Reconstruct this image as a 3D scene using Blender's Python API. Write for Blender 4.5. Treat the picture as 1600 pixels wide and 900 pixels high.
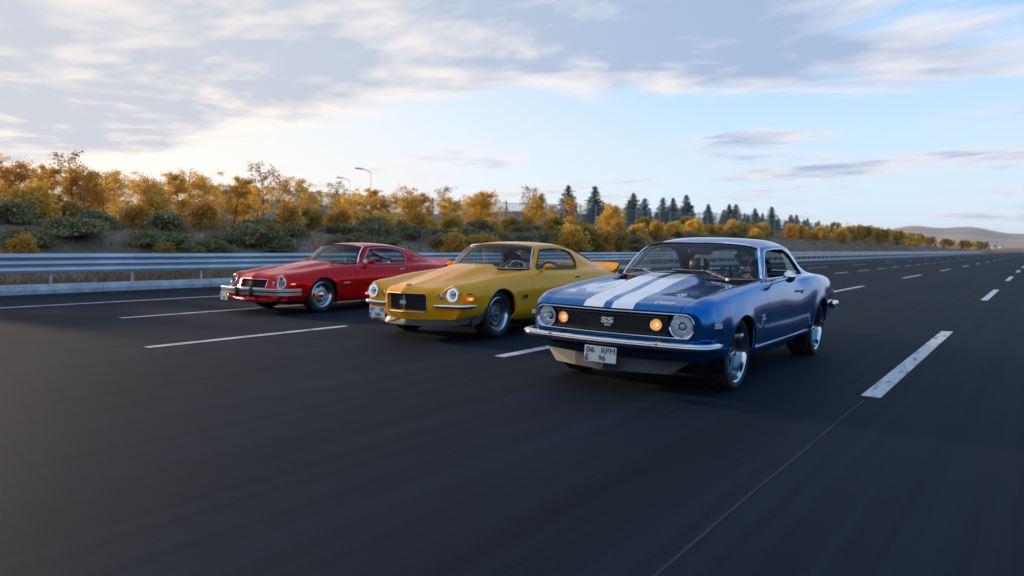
import bpy, math, random
import numpy as np
from mathutils import Vector, Matrix, Euler
R = math.radians
random.seed(7); rng = np.random.default_rng(7)
SC = bpy.context.scene
COL = SC.collection
for o in list(bpy.data.objects): bpy.data.objects.remove(o)

# ------------------------------------------------------------------ camera
CAM_H, CAM_PITCH, CAM_ROLL, CAM_YAW = 1.2528, -0.0571, 0.0099, 0.6248
cd = bpy.data.cameras.new('camera'); cam = bpy.data.objects.new('camera', cd); COL.objects.link(cam)
cd.sensor_width = 36.0; cd.lens = 36.0 * 1144.9 / 1600.0
cd.clip_start = 0.05; cd.clip_end = 20000
_f = Vector((-math.sin(CAM_YAW) * math.cos(CAM_PITCH), math.cos(CAM_YAW) * math.cos(CAM_PITCH), math.sin(CAM_PITCH)))
_r = Vector((math.cos(CAM_YAW), math.sin(CAM_YAW), 0)); _u = _r.cross(_f)
_r2 = _r * math.cos(CAM_ROLL) + _u * math.sin(CAM_ROLL); _u2 = _r2.cross(_f)
cam.matrix_world = Matrix(((_r2.x, _u2.x, -_f.x, 0), (_r2.y, _u2.y, -_f.y, 0), (_r2.z, _u2.z, -_f.z, CAM_H), (0, 0, 0, 1)))
SC.camera = cam
cd.dof.use_dof = True; cd.dof.focus_distance = 8.6; cd.dof.aperture_fstop = 1.3

# ------------------------------------------------------------------ world, sun, exposure
SUN_AZ, SUN_EL = R(92), R(11.5)          # azimuth measured to the left of the road direction (+Y)
W = bpy.data.worlds.new('World'); SC.world = W; W.use_nodes = True; W.cycles.sampling_method = 'MANUAL'; W.cycles.sample_map_resolution = 512
def nd(nt, typ, loc=None, **kw):
    n = nt.nodes.new(typ)
    for k, v in kw.items():
        if k == 'ins':
            for i, val in v.items(): n.inputs[i].default_value = val
        else: setattr(n, k, v)
    return n
def mth(nt, op, a, b=None, c=None, clamp=False):
    n = nt.nodes.new('ShaderNodeMath'); n.operation = op; n.use_clamp = clamp
    for i, v in enumerate((a, b, c)):
        if v is None: continue
        if isinstance(v, (int, float)): n.inputs[i].default_value = v
        else: nt.links.new(v, n.inputs[i])
    return n.outputs[0]
def build_world():
    nt = W.node_tree; L = nt.links; nt.nodes.clear()
    out = nd(nt, 'ShaderNodeOutputWorld'); bg = nd(nt, 'ShaderNodeBackground')
    L.new(bg.outputs[0], out.inputs[0]); bg.inputs[1].default_value = 0.10
    sky = nd(nt, 'ShaderNodeTexSky', sky_type='NISHITA', sun_disc=False, sun_elevation=SUN_EL, sun_rotation=-SUN_AZ,
             altitude=900, air_density=1.0, dust_density=1.2, ozone_density=1.6)
    tc = nd(nt, 'ShaderNodeTexCoord'); sep = nd(nt, 'ShaderNodeSeparateXYZ'); L.new(tc.outputs['Generated'], sep.inputs[0])
    dx, dy, dz = sep.outputs
    zc = mth(nt, 'MAXIMUM', dz, 0.004)
    # flat cloud deck seen in perspective: px,py in units of cloud height
    zz = mth(nt, 'ADD', zc, 0.035)
    px = mth(nt, 'DIVIDE', dx, zz); py = mth(nt, 'DIVIDE', dy, zz)
    comb = nd(nt, 'ShaderNodeCombineXYZ'); L.new(px, comb.inputs[0]); L.new(py, comb.inputs[1])
    zz2 = mth(nt, 'ADD', zc, 0.11); comb2 = nd(nt, 'ShaderNodeCombineXYZ'); L.new(mth(nt, 'DIVIDE', dx, zz2), comb2.inputs[0]); L.new(mth(nt, 'DIVIDE', dy, zz2), comb2.inputs[1])
    def noise(scale, detail, rough, off, dist=0.0, stretch=(1, 1, 1), rot=0.0, src=None):
        mp = nd(nt, 'ShaderNodeMapping'); mp.inputs['Location'].default_value = off; mp.inputs['Scale'].default_value = stretch
        mp.inputs['Rotation'].default_value = (0, 0, rot)
        L.new((src or comb).outputs[0], mp.inputs[0])
        n = nd(nt, 'ShaderNodeTexNoise'); n.inputs['Scale'].default_value = scale; n.inputs['Detail'].default_value = detail
        n.inputs['Roughness'].default_value = rough; n.inputs['Distortion'].default_value = dist
        L.new(mp.outputs[0], n.inputs['Vector']); return n.outputs['Fac']
    sdx, sdy = -math.sin(SUN_AZ), math.cos(SUN_AZ)
    O1 = (3.7, 1.2, 0)
    n1 = noise(0.70, 9, 0.64, O1, 0.25, (1, 1.25, 1))
    n1s = noise(0.70, 4, 0.62, (O1[0] + .22 * sdx, O1[1] + .22 * sdy * 1.25, 0), 0.25, (1, 1.25, 1))
    n2 = noise(1.0, 5, 0.55, (8.3, 2.6, 2), 0.2, (.8, 1.5, 1), src=comb2)
    n3 = noise(5.0, 3, 0.6, (0.4, 1.7, 4), 0.0)
    def mrange(x, a, b, c, d, clampit=True):
        m = nd(nt, 'ShaderNodeMapRange', interpolation_type='SMOOTHSTEP'); L.new(x, m.inputs[0])
        for i, v in enumerate((a, b, c, d)): m.inputs[i + 1].default_value = v
        return m.outputs[0]
    # a broken deck overhead whose far edge lies across the road, thinner to the right; small flat clouds beyond it
    pe = mth(nt, 'SUBTRACT', py, mth(nt, 'MULTIPLY', mth(nt, 'ADD', mth(nt, 'MAXIMUM', mth(nt, 'MINIMUM', px, 2.0), -3.0), 2.4), .45))
    cov = mth(nt, 'ADD', mrange(pe, 2.7, 4.5, .22, -.30), mrange(px, -.8, 1.3, .03, -.42))
    cov = mth(nt, 'MAXIMUM', cov, -.32)
    dens1 = mth(nt, 'ADD', n1, cov)
    fardeck = mth(nt, 'ADD', n2, mrange(py, 3.4, 5.5, -.30, FAR_COV))
    fine = mth(nt, 'MULTIPLY', mth(nt, 'SUBTRACT', n3, .5), .11)
    dens = mth(nt, 'ADD', mth(nt, 'MAXIMUM', dens1, fardeck), fine)
    cl = mrange(dens, .47, .66, 0, 1)
    thick = mrange(dens, .50, .80, 0, 1)
    relief = mth(nt, 'MULTIPLY', mth(nt, 'SUBTRACT', n1, n1s), 5.5)      # side of each billow that faces the low sun
    shade = mth(nt, 'SUBTRACT', mth(nt, 'ADD', thick, mth(nt, 'MULTIPLY', fine, 1.5)), relief, clamp=True)
    sd = Vector((sdx, sdy, 0.12)).normalized()
    sunx = mth(nt, 'ADD', mth(nt, 'ADD', mth(nt, 'MULTIPLY', dx, sd.x), mth(nt, 'MULTIPLY', dy, sd.y)), mth(nt, 'MULTIPLY', dz, sd.z))
    warm = mrange(sunx, .25, 1.0, 0, 1)
    def mixc(f, a, b):
        m = nd(nt, 'ShaderNodeMix', data_type='RGBA')
        for s, v in ((0, f), (6, a), (7, b)):
            if isinstance(v, (tuple, int, float)): m.inputs[s].default_value = v
            else: L.new(v, m.inputs[s])
        return m.outputs[2]
    lit = mixc(warm, CL_LIT_C, CL_LIT_W); base = mixc(warm, CL_BASE_C, CL_BASE_W); cloud = mixc(shade, lit, base)
    # thin high veil that pales the clear sky towards the horizon
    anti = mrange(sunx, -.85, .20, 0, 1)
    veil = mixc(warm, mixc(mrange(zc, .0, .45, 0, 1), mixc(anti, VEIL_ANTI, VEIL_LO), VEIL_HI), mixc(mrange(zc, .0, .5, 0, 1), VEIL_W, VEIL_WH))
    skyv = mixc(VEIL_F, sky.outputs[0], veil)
    fin = mixc(mth(nt, 'MULTIPLY', cl, 0.93), skyv, cloud)
    L.new(fin, bg.inputs[0])
CL_LIT_C = (6.6, 6.5, 6.8, 1); CL_LIT_W = (8.8, 7.7, 6.5, 1)
CL_BASE_C = (2.9, 3.8, 5.3, 1); CL_BASE_W = (4.5, 4.8, 5.4, 1)
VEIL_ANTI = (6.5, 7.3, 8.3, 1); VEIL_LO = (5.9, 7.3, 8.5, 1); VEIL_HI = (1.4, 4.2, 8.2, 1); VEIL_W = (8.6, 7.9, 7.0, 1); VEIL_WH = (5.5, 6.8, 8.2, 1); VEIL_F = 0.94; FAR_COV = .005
build_world()
sl = bpy.data.lights.new('sun', 'SUN'); sl.energy = 3.7; sl.angle = R(2.5); sl.color = (1.0, 0.76, 0.52)
sun = bpy.data.objects.new('sun', sl); COL.objects.link(sun)
sdir = Vector((-math.sin(SUN_AZ) * math.cos(SUN_EL), math.cos(SUN_AZ) * math.cos(SUN_EL), math.sin(SUN_EL)))
sun.rotation_euler = sdir.to_track_quat('Z', 'Y').to_euler()
sun.location = (-30, 0, 40)
SC.view_settings.view_transform = 'Standard'; SC.view_settings.look = 'None'
SC.view_settings.exposure = 0.42; SC.view_settings.gamma = 1.0
SC.render.engine = 'CYCLES'
SC.cycles.max_bounces = 6; SC.cycles.diffuse_bounces = 3; SC.cycles.glossy_bounces = 4; SC.cycles.volume_bounces = 0; SC.cycles.transparent_max_bounces = 12

# ------------------------------------------------------------------ materials
def mat(name, col=(.5, .5, .5), rough=.5, metal=0.0, spec=.5, coat=0.0, coat_r=.03, emit=None, emit_s=0, trans=0, alpha=1):
    m = bpy.data.materials.new(name); m.use_nodes = True
    b = m.node_tree.nodes['Principled BSDF']
    b.inputs['Base Color'].default_value = (*col, 1); b.inputs['Roughness'].default_value = rough
    b.inputs['Metallic'].default_value = metal; b.inputs['Specular IOR Level'].default_value = spec
    b.inputs['Coat Weight'].default_value = coat; b.inputs['Coat Roughness'].default_value = coat_r
    b.inputs['Transmission Weight'].default_value = trans
    if emit: b.inputs['Emission Color'].default_value = (*emit, 1); b.inputs['Emission Strength'].default_value = emit_s
    return m
def bsdf(m): return m.node_tree.nodes['Principled BSDF']
def tex_noise(m, scale, detail=4, rough=.6, coord='Object', stretch=None, dist=0):
    nt = m.node_tree; tc = nd(nt, 'ShaderNodeTexCoord'); n = nd(nt, 'ShaderNodeTexNoise')
    n.inputs['Scale'].default_value = scale; n.inputs['Detail'].default_value = detail; n.inputs['Roughness'].default_value = rough
    n.inputs['Distortion'].default_value = dist
    src = tc.outputs[coord]
    if stretch:
        mp = nd(nt, 'ShaderNodeMapping'); mp.inputs['Scale'].default_value = stretch; nt.links.new(src, mp.inputs[0]); src = mp.outputs[0]
    nt.links.new(src, n.inputs['Vector']); return n.outputs['Fac']
def ramp(m, fac, stops):
    nt = m.node_tree; r = nd(nt, 'ShaderNodeValToRGB'); e = r.color_ramp.elements
    while len(e) < len(stops): e.new(.5)
    for i, (p, c) in enumerate(stops): e[i].position = p; e[i].color = (*c, 1) if len(c) == 3 else c
    nt.links.new(fac, r.inputs[0]); return r.outputs[0]
def bump(m, fac, strength=.3, dist=.01):
    nt = m.node_tree; b = nd(nt, 'ShaderNodeBump'); b.inputs['Strength'].default_value = strength; b.inputs['Distance'].default_value = dist
    nt.links.new(fac, b.inputs['Height']); nt.links.new(b.outputs[0], bsdf(m).inputs['Normal'])
def paint(name, col, metal=.5, coat=.5, rough=.2, dirt=(.10, .09, .08)):
    m = mat(name, col, rough, metal, .12, coat, .012)
    nt = m.node_tree; bsdf(m).inputs['Coat IOR'].default_value = 1.42
    f = tex_noise(m, 900, 2); c = ramp(m, f, [(.35, tuple(.86 * x for x in col)), (.65, tuple(min(1, 1.12 * x) for x in col))])
    # road dust low on the panels, as grain with a shape of its own
    d = tex_noise(m, 9, 6, .7); dr = ramp(m, d, [(.55, (0, 0, 0)), (.85, (.03, .03, .03))])
    mx = nd(nt, 'ShaderNodeMix', data_type='RGBA'); nt.links.new(dr, mx.inputs[0]); nt.links.new(c, mx.inputs[6]); mx.inputs[7].default_value = (*dirt, 1)
    nt.links.new(mx.outputs[2], bsdf(m).inputs['Base Color'])
    op = tex_noise(m, 1.7, 3, .5); bump(m, op, .05, .02)
    nt.links.new(bsdf(m).inputs['Normal'].links[0].from_socket, bsdf(m).inputs['Coat Normal'])
    return m
def glass(name, tint=(.55, .66, .62), opac=0.0, k=1.0):
    m = bpy.data.materials.new(name); m.use_nodes = True; nt = m.node_tree; nt.nodes.clear()
    o = nd(nt, 'ShaderNodeOutputMaterial'); mx = nd(nt, 'ShaderNodeMixShader'); tr = nd(nt, 'ShaderNodeBsdfTransparent'); gl = nd(nt, 'ShaderNodeBsdfGlossy')
    tr.inputs[0].default_value = (*tint, 1); gl.inputs['Roughness'].default_value = .01; gl.inputs[0].default_value = (.95, .97, 1, 1)
    fr = nd(nt, 'ShaderNodeFresnel'); fr.inputs[0].default_value = 1.52
    f2 = mth(nt, "MULTIPLY", fr.outputs[0], 1.15 * k, clamp=True)
    nt.links.new(f2, mx.inputs[0]); nt.links.new(tr.outputs[0], mx.inputs[1]); nt.links.new(gl.outputs[0], mx.inputs[2]); nt.links.new(mx.outputs[0], o.inputs[0])
    return m
M = {}
M['blue'] = paint('blue_paint', (.001, .118, .36), .8, .55, .12)
M['yellow'] = paint('yellow_paint', (1.0, .345, .005), .04, .26, .25)
M['red'] = paint('red_paint', (.60, .004, .003), .35, .35, .2)
M['stripe'] = mat('white_stripe', (.72, .74, .78), .35, coat=1)
M['chrome'] = mat('chrome', (.70, .72, .74), .07, 1)
M['badge'] = mat('bright_badge', (.80, .80, .80), .3, .35)
M['alloy'] = mat('alloy', (.55, .56, .58), .22, 1)
M['grey_wheel'] = mat('grey_wheel', (.13, .14, .15), .35, .7)
M['barrel'] = mat('polished_barrel', (.22, .25, .28), .16, 1)
M['dark_wheel'] = mat('dark_wheel', (.03, .03, .032), .4, .5)
M['satin'] = mat('satin_metal', (.42, .42, .42), .38, 1)
M['black'] = mat('black_plastic', (.012, .012, .013), .45)
M['matte_black'] = mat('matte_black', (.006, .006, .007), .9, spec=.1)
M['grille'] = mat('grille_black', (.035, .035, .038), .35)
M['rubber'] = mat('rubber', (.012, .012, .013), .75, spec=.3)
M['tyre'] = mat('tyre_rubber', (.016, .016, .017), .7, spec=.35)
f_ = tex_noise(M['tyre'], 60, 4); bump(M['tyre'], f_, .2, .002)
M['glass'] = glass('window_glass', (.87, .94, .94), k=.42)
M['lamp_glass'] = glass('lamp_glass', (.93, .95, .97), k=.9)
M['reflector'] = mat('reflector', (.95, .96, .97), .15, .45)
M['amber'] = mat('amber_lens', (.80, .33, .12), .2, emit=(1, .40, .10), emit_s=.45, coat=1)
M['amber_hot'] = mat('amber_bulb', (1, .6, .2), .3, emit=(1, .62, .25), emit_s=1.8)
M['orange_marker'] = mat('orange_marker', (.7, .08, .01), .2, emit=(1, .16, .02), emit_s=1.2, coat=1)
M['clear_lens'] = mat('clear_lens', (.35, .36, .38), .12, .6, coat=1)
M['halo'] = mat('halo_ring', (.9, .95, 1), .3, emit=(.95, .98, 1), emit_s=.35)
M['plate'] = mat('plate_white', (.66, .66, .64), .4, coat=.4)
M['ink'] = mat('plate_ink', (.015, .015, .018), .5)
M['plate_blue'] = mat('plate_blue', (.02, .13, .50), .4)
M['plate_red'] = mat('plate_red', (.62, .12, .05), .4)
M['interior'] = mat('interior_black', (.014, .014, .015), .7, spec=.3)
M['vinyl'] = mat('seat_vinyl', (.022, .022, .024), .45)
M['vinyl_brown'] = mat('seat_vinyl_brown', (.035, .018, .014), .45)
M['piping'] = mat('seat_piping', (.45, .42, .40), .5)
M['skin'] = mat('skin', (.48, .27, .19), .55)
M['beard'] = mat('beard', (.17, .105, .08), .8)
M['hair'] = mat('hair', (.012, .009, .008), .6)
M['shirt_dark'] = mat('shirt_dark', (.012, .013, .016), .9)
M['shirt_white'] = mat('shirt_white', (.62, .63, .65), .9)
M['sunglass'] = mat('sunglass', (.008, .008, .008), .1)
M['spoiler_grey'] = mat('spoiler_rubber', (.017, .017, .018), .42)
f_ = tex_noise(M['spoiler_grey'], 14, 6); bump(M['spoiler_grey'], f_, .15, .01)
M['grey_bezel'] = mat('grey_bezel', (.16, .19, .22), .3, .5)

# ------------------------------------------------------------------ mesh helpers
def tag(o, label=None, cat=None, group=None, kind=None):
    if label: o['label'] = label
    if cat: o['category'] = cat
    if group: o['group'] = group
    if kind: o['kind'] = kind
    return o
def empty(name, loc=(0, 0, 0), rz=0, parent=None):
    o = bpy.data.objects.new(name, None); COL.objects.link(o); o.location = loc; o.rotation_euler = (0, 0, rz)
    o.empty_display_size = .1
    if parent: o.parent = parent
    return o
def link(name, me, parent=None):
    o = bpy.data.objects.new(name, me); COL.objects.link(o)
    if parent: o.parent = parent
    return o
class MB:
    """collects shapes; build() makes ONE mesh object"""
    def __init__(s): s.v = []; s.f = []; s.m = []
    def add(s, v, f, mi=0):
        n = len(s.v); s.v += [tuple(p) for p in v]; s.f += [tuple(i + n for i in q) for q in f]; s.m += [mi] * len(f); return s
    def box(s, c, h, mi=0, rot=None, bev=0.0, taper=(1, 1)):
        hx, hy, hz = h
        if bev > 0:
            b = min(bev, hx * .95, hy * .95, hz * .95); v = []
            for sx in (-1, 1):
                for sy in (-1, 1):
                    for sz in (-1, 1):
                        v += [(sx * hx, sy * (hy - b), sz * (hz - b)), (sx * (hx - b), sy * hy, sz * (hz - b)), (sx * (hx - b), sy * (hy - b), sz * hz)]
            idx = lambda a, b_, c_, k: ((a * 2 + b_) * 2 + c_) * 3 + k
            f = []
            for a in (0, 1):
                f.append([idx(a, 0, 0, 0), idx(a, 0, 1, 0), idx(a, 1, 1, 0), idx(a, 1, 0, 0)])
                f.append([idx(0, a, 0, 1), idx(0, a, 1, 1), idx(1, a, 1, 1), idx(1, a, 0, 1)])
                f.append([idx(0, 0, a, 2), idx(0, 1, a, 2), idx(1, 1, a, 2), idx(1, 0, a, 2)])
            for a in (0, 1):
                for b_ in (0, 1):
                    f.append([idx(a, b_, 0, 0), idx(a, b_, 1, 0), idx(a, b_, 1, 1), idx(a, b_, 0, 1)])
                    f.append([idx(a, 0, b_, 0), idx(a, 1, b_, 0), idx(a, 1, b_, 2), idx(a, 0, b_, 2)])
                    f.append([idx(0, a, b_, 1), idx(1, a, b_, 1), idx(1, a, b_, 2), idx(0, a, b_, 2)])
            for a in (0, 1):
                for b_ in (0, 1):
                    for c_ in (0, 1): f.append([idx(a, b_, c_, k) for k in range(3)])
        else:
            v = [(sx * hx, sy * hy, sz * hz) for sx in (-1, 1) for sy in (-1, 1) for sz in (-1, 1)]
            f = [(0, 1, 3, 2), (4, 6, 7, 5), (0, 4, 5, 1), (2, 3, 7, 6), (0, 2, 6, 4), (1, 5, 7, 3)]
        v = [Vector((p[0] * (taper[0] if p[2] > 0 else 1), p[1] * (taper[1] if p[2] > 0 else 1), p[2])) for p in v]
        if rot is not None: v = [rot @ p for p in v]
        c = Vector(c); return s.add([p + c for p in v], f, mi)
    def sweep(s, path, prof, mi=0, up=(0, 0, 1), closed=False, cap=True, scale=None):
        """prof = list of (side, up) offsets, closed loop"""
        P = [Vector(p) for p in path]; n = len(P); k = len(prof); v = []; up = Vector(up)
        for i, p in enumerate(P):
            if closed: t = P[(i + 1) % n] - P[i - 1]
            else: t = P[min(i + 1, n - 1)] - P[max(i - 1, 0)]
            t.normalize(); sd = t.cross(up)
            if sd.length < 1e-6: sd = t.cross(Vector((1, 0, 0)))
            sd.normalize(); u2 = sd.cross(t); sc = 1 if scale is None else scale[i]
            v += [p + sd * (a * sc) + u2 * (b * sc) for a, b in prof]
        f = []
        for i in range(n if closed else n - 1):
            j = (i + 1) % n
            for q in range(k): r = (q + 1) % k; f.append((i * k + q, i * k + r, j * k + r, j * k + q))
        if cap and not closed: f += [tuple(range(k))[::-1], tuple((n - 1) * k + q for q in range(k))]
        return s.add(v, f, mi)
    def tube(s, path, r, mi=0, n=8, closed=False, scale=None):
        return s.sweep(path, [(r * math.cos(2 * math.pi * i / n), r * math.sin(2 * math.pi * i / n)) for i in range(n)], mi, closed=closed, scale=scale,
                       up=(0.03, 0.05, 1) if True else None)
    def lathe(s, prof, c=(0, 0, 0), axis='X', n=32, mi=0, flip=1, closed=False, mats=None, ang=None):
        """prof: (radius, offset along axis)"""
        k = len(prof); v = []; c = Vector(c)
        for i in range(n):
            a = 2 * math.pi * i / n
            for r, h in prof:
                p = (h * flip, r * math.cos(a), r * math.sin(a)) if axis == 'X' else ((r * math.cos(a), h * flip, r * math.sin(a)) if axis == 'Y' else (r * math.cos(a), r * math.sin(a), h * flip))
                v.append(c + Vector(p))
        kk = k if closed else k - 1
        for q in range(kk):
            r_ = (q + 1) % k
            base = len(s.v) if q == 0 else base
            if q == 0: s.v += [tuple(p) for p in v]
            for i in range(n):
                j = (i + 1) % n
                s.f.append((base + i * k + q, base + i * k + r_, base + j * k + r_, base + j * k + q)); s.m.append(mats[q] if mats else mi)
        return s
    def grid(s, P, mi=0):
        a, b = len(P), len(P[0]); v = [tuple(p) for row in P for p in row]
        return s.add(v, [(i * b + j, i * b + j + 1, (i + 1) * b + j + 1, (i + 1) * b + j) for i in range(a - 1) for j in range(b - 1)], mi)
    def xf(s, Mx):
        s.v = [tuple(Mx @ Vector(p)) for p in s.v]; return s
    def mesh(s, name, mats, smooth=40, fix=True):
        me = bpy.data.meshes.new(name); me.from_pydata(s.v, [], s.f)
        for m_ in (mats if isinstance(mats, (list, tuple)) else [mats]): me.materials.append(M[m_] if isinstance(m_, str) else m_)
        me.polygons.foreach_set('material_index', s.m)
        if fix:
            import bmesh
            bm = bmesh.new(); bm.from_mesh(me); bmesh.ops.recalc_face_normals(bm, faces=bm.faces); bm.to_mesh(me); bm.free()
        if smooth:
            me.polygons.foreach_set('use_smooth', [True] * len(me.polygons)); me.set_sharp_from_angle(angle=R(smooth))
        me.update(); return me
    def build(s, name, mats, parent=None, smooth=40, fix=True): return link(name, s.mesh(name, mats, smooth, fix), parent)
def text_mesh(txt, w, h, depth=.002, bold=0.0, shear=0.0, keep=False, mname=None):
    cu = bpy.data.curves.new('lettering', 'FONT'); cu.body = txt; cu.extrude = depth; cu.offset = bold; cu.shear = shear
    cu.resolution_u = 3
    o = bpy.data.objects.new('tmp', cu); COL.objects.link(o)
    bpy.context.view_layer.update()
    dg = bpy.context.evaluated_depsgraph_get(); me = bpy.data.meshes.new_from_object(o.evaluated_get(dg))
    bpy.data.objects.remove(o); bpy.data.curves.remove(cu)
    v = np.array([p.co[:] for p in me.vertices]); lo, hi = v.min(0), v.max(0)
    sx = w / (hi[0] - lo[0]); sy = h / (hi[1] - lo[1])
    if keep: sx = sy = min(sx, sy)
    v[:, 0] = (v[:, 0] - (lo[0] + hi[0]) / 2) * sx; v[:, 1] = (v[:, 1] - (lo[1] + hi[1]) / 2) * sy
    me.vertices.foreach_set('co', v.ravel()); me.update(); return me
def put_text(txt, w, h, Mx, material, parent, name='lettering', **kw):
    """Mx maps text plane (x right, y up, z out) to the parent's space"""
    me = text_mesh(txt, w, h, **kw); me.transform(Mx); me.materials.clear(); me.materials.append(M[material]); me.name = name
    return link(name, me, parent)
def frame(o, x, y):
    x = Vector(x).normalized(); y = Vector(y); y = (y - x * y.dot(x)).normalized(); z = x.cross(y)
    return Matrix(((x.x, y.x, z.x, o[0]), (x.y, y.y, z.y, o[1]), (x.z, y.z, z.z, o[2]), (0, 0, 0, 1)))

# ------------------------------------------------------------------ surfaces of the car bodies; points are (a, l, z):
# a = metres behind the front axle, l = metres to the car's left, z = height
def spl(x, y, q):
    x = np.asarray(x, float); y = np.asarray(y, float); q = np.asarray(q, float); n = len(x)
    if n == 1: return np.full_like(q, y[0])
    h = np.diff(x); d = np.diff(y) / h; m = np.empty(n)
    if n == 2: m[:] = d[0]
    else:
        m[1:-1] = (d[:-1] * h[1:] + d[1:] * h[:-1]) / (h[:-1] + h[1:]); m[0] = 1.5 * d[0] - .5 * m[1]; m[-1] = 1.5 * d[-1] - .5 * m[-2]
    i = np.clip(np.searchsorted(x, q) - 1, 0, n - 2); u = (q - x[i]) / h[i]
    r = (1 + 2 * u) * (1 - u) ** 2 * y[i] + u * (1 - u) ** 2 * h[i] * m[i] + u * u * (3 - 2 * u) * y[i + 1] + u * u * (u - 1) * h[i] * m[i + 1]
    r = np.where(q < x[0], y[0] + (q - x[0]) * m[0], r); return np.where(q > x[-1], y[-1] + (q - x[-1]) * m[-1], r)
def sst(x, a, b): u = np.clip((np.asarray(x, float) - a) / (b - a), 0, 1); return u * u * (3 - 2 * u)
def resample(Q, k):
    """Q (nt, nl, 3): spline across the lines, k samples per interval"""
    out = []
    for row in Q:
        c = np.concatenate([[0], np.cumsum(np.maximum(np.linalg.norm(np.diff(row, axis=0), axis=1), 1e-5) ** .75)])
        q = np.concatenate([np.linspace(c[i], c[i + 1], k, endpoint=False) for i in range(len(c) - 1)] + [[c[-1]]])
        out.append(np.stack([spl(c, row[:, j], q) for j in range(3)], 1))
    return np.array(out)
class Surf:
    def __init__(s, V, N, U, F): s.V, s.N, s.U, s.F = V, N, U, F
    def copy(s): return Surf(s.V.copy(), s.N.copy(), s.U.copy(), list(s.F))
    def mirror(s): return Surf(s.V * [1, -1, 1], s.N * [1, -1, 1], s.U.copy(), [f[::-1] for f in s.F])
def gsurf(P, U=None, cen=(1.5, 0, .4), blur=2, out=None):
    P = np.asarray(P, float); a, b = P.shape[:2]
    N = np.cross(np.gradient(P, axis=0), np.gradient(P, axis=1)); N /= np.maximum(np.linalg.norm(N, axis=2, keepdims=True), 1e-12)
    ref = P - np.array(cen) if out is None else np.broadcast_to(np.array(out, float), P.shape)
    if np.sum(np.sign((N * ref).sum(2))) < 0: N = -N
    for _ in range(blur):
        for ax in (0, 1):
            Q = np.pad(N, [(1, 1) if k == ax else (0, 0) for k in range(3)], mode='edge')
            N = (Q.take(range(0, N.shape[ax]), ax) + 2 * N + Q.take(range(2, N.shape[ax] + 2), ax)) / 4
    N /= np.maximum(np.linalg.norm(N, axis=2, keepdims=True), 1e-12)
    if U is None: U = np.stack(np.meshgrid(np.linspace(0, 1, a), np.linspace(0, 1, b), indexing='ij'), -1)
    F = [(i * b + j, i * b + j + 1, (i + 1) * b + j + 1, (i + 1) * b + j) for i in range(a - 1) for j in range(b - 1)]
    return Surf(P.reshape(-1, 3), N.reshape(-1, 3), U.reshape(-1, 2), F)
def full(P):
    Q = P[:, ::-1] * [1, -1, 1]; return np.concatenate([Q[:, :-1], P], 1)
def clip(S, f):
    f = np.where(np.abs(f) < 1e-7, 1e-7, f); V = list(S.V); N = list(S.N); U = list(S.U); F = []; cache = {}
    pos = f > 0
    def cut(i, j):
        k = (i, j) if i < j else (j, i)
        if k not in cache:
            u = f[k[0]] / (f[k[0]] - f[k[1]]); cache[k] = len(V)
            V.append(S.V[k[0]] * (1 - u) + S.V[k[1]] * u); U.append(S.U[k[0]] * (1 - u) + S.U[k[1]] * u)
            n = S.N[k[0]] * (1 - u) + S.N[k[1]] * u; N.append(n / max(np.linalg.norm(n), 1e-9))
        return cache[k]
    for q in S.F:
        c = sum(pos[i] for i in q)
        if c == len(q): F.append(q)
        elif c:
            r = []
            for i, j in zip(q, q[1:] + q[:1]):
                if pos[i]: r.append(i)
                if pos[i] != pos[j]: r.append(cut(i, j))
            if len(r) > 2: F.append(tuple(r))
    used = sorted({i for q in F for i in q}); mp = {o: n for n, o in enumerate(used)}
    if not used: return Surf(np.zeros((0, 3)), np.zeros((0, 3)), np.zeros((0, 2)), [])
    return Surf(np.array([V[i] for i in used]), np.array([N[i] for i in used]), np.array([U[i] for i in used]), [tuple(mp[i] for i in q) for q in F])
def split(S, fn, gap=.005):
    f = fn(S); return clip(S, f - gap / 2), clip(S, -f - gap / 2)
def poly_sd(A, Z, poly, rnd=0.0):
    """signed distance (inside positive) to a polygon in the plane"""
    p = np.stack([A, Z], 1); d = np.full(len(p), 1e9); ins = np.zeros(len(p), bool); n = len(poly)
    for i in range(n):
        a = np.array(poly[i], float); b = np.array(poly[(i + 1) % n], float); e = b - a; w = p - a
        t = np.clip((w @ e) / (e @ e), 0, 1); d = np.minimum(d, np.linalg.norm(w - t[:, None] * e, axis=1))
        c = (a[1] > p[:, 1]) != (b[1] > p[:, 1]); x = (b[0] - a[0]) * (p[:, 1] - a[1]) / (b[1] - a[1] + 1e-12) + a[0]; ins ^= c & (p[:, 0] < x)
    return np.where(ins, d, -d) + rnd
def rrect(x, z, cx, cz, hx, hz, r):
    qx = np.abs(x - cx) - hx + r; qz = np.abs(z - cz) - hz + r
    return -(np.minimum(np.maximum(qx, qz), 0) + np.sqrt(np.maximum(qx, 0) ** 2 + np.maximum(qz, 0) ** 2) - r)
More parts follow.
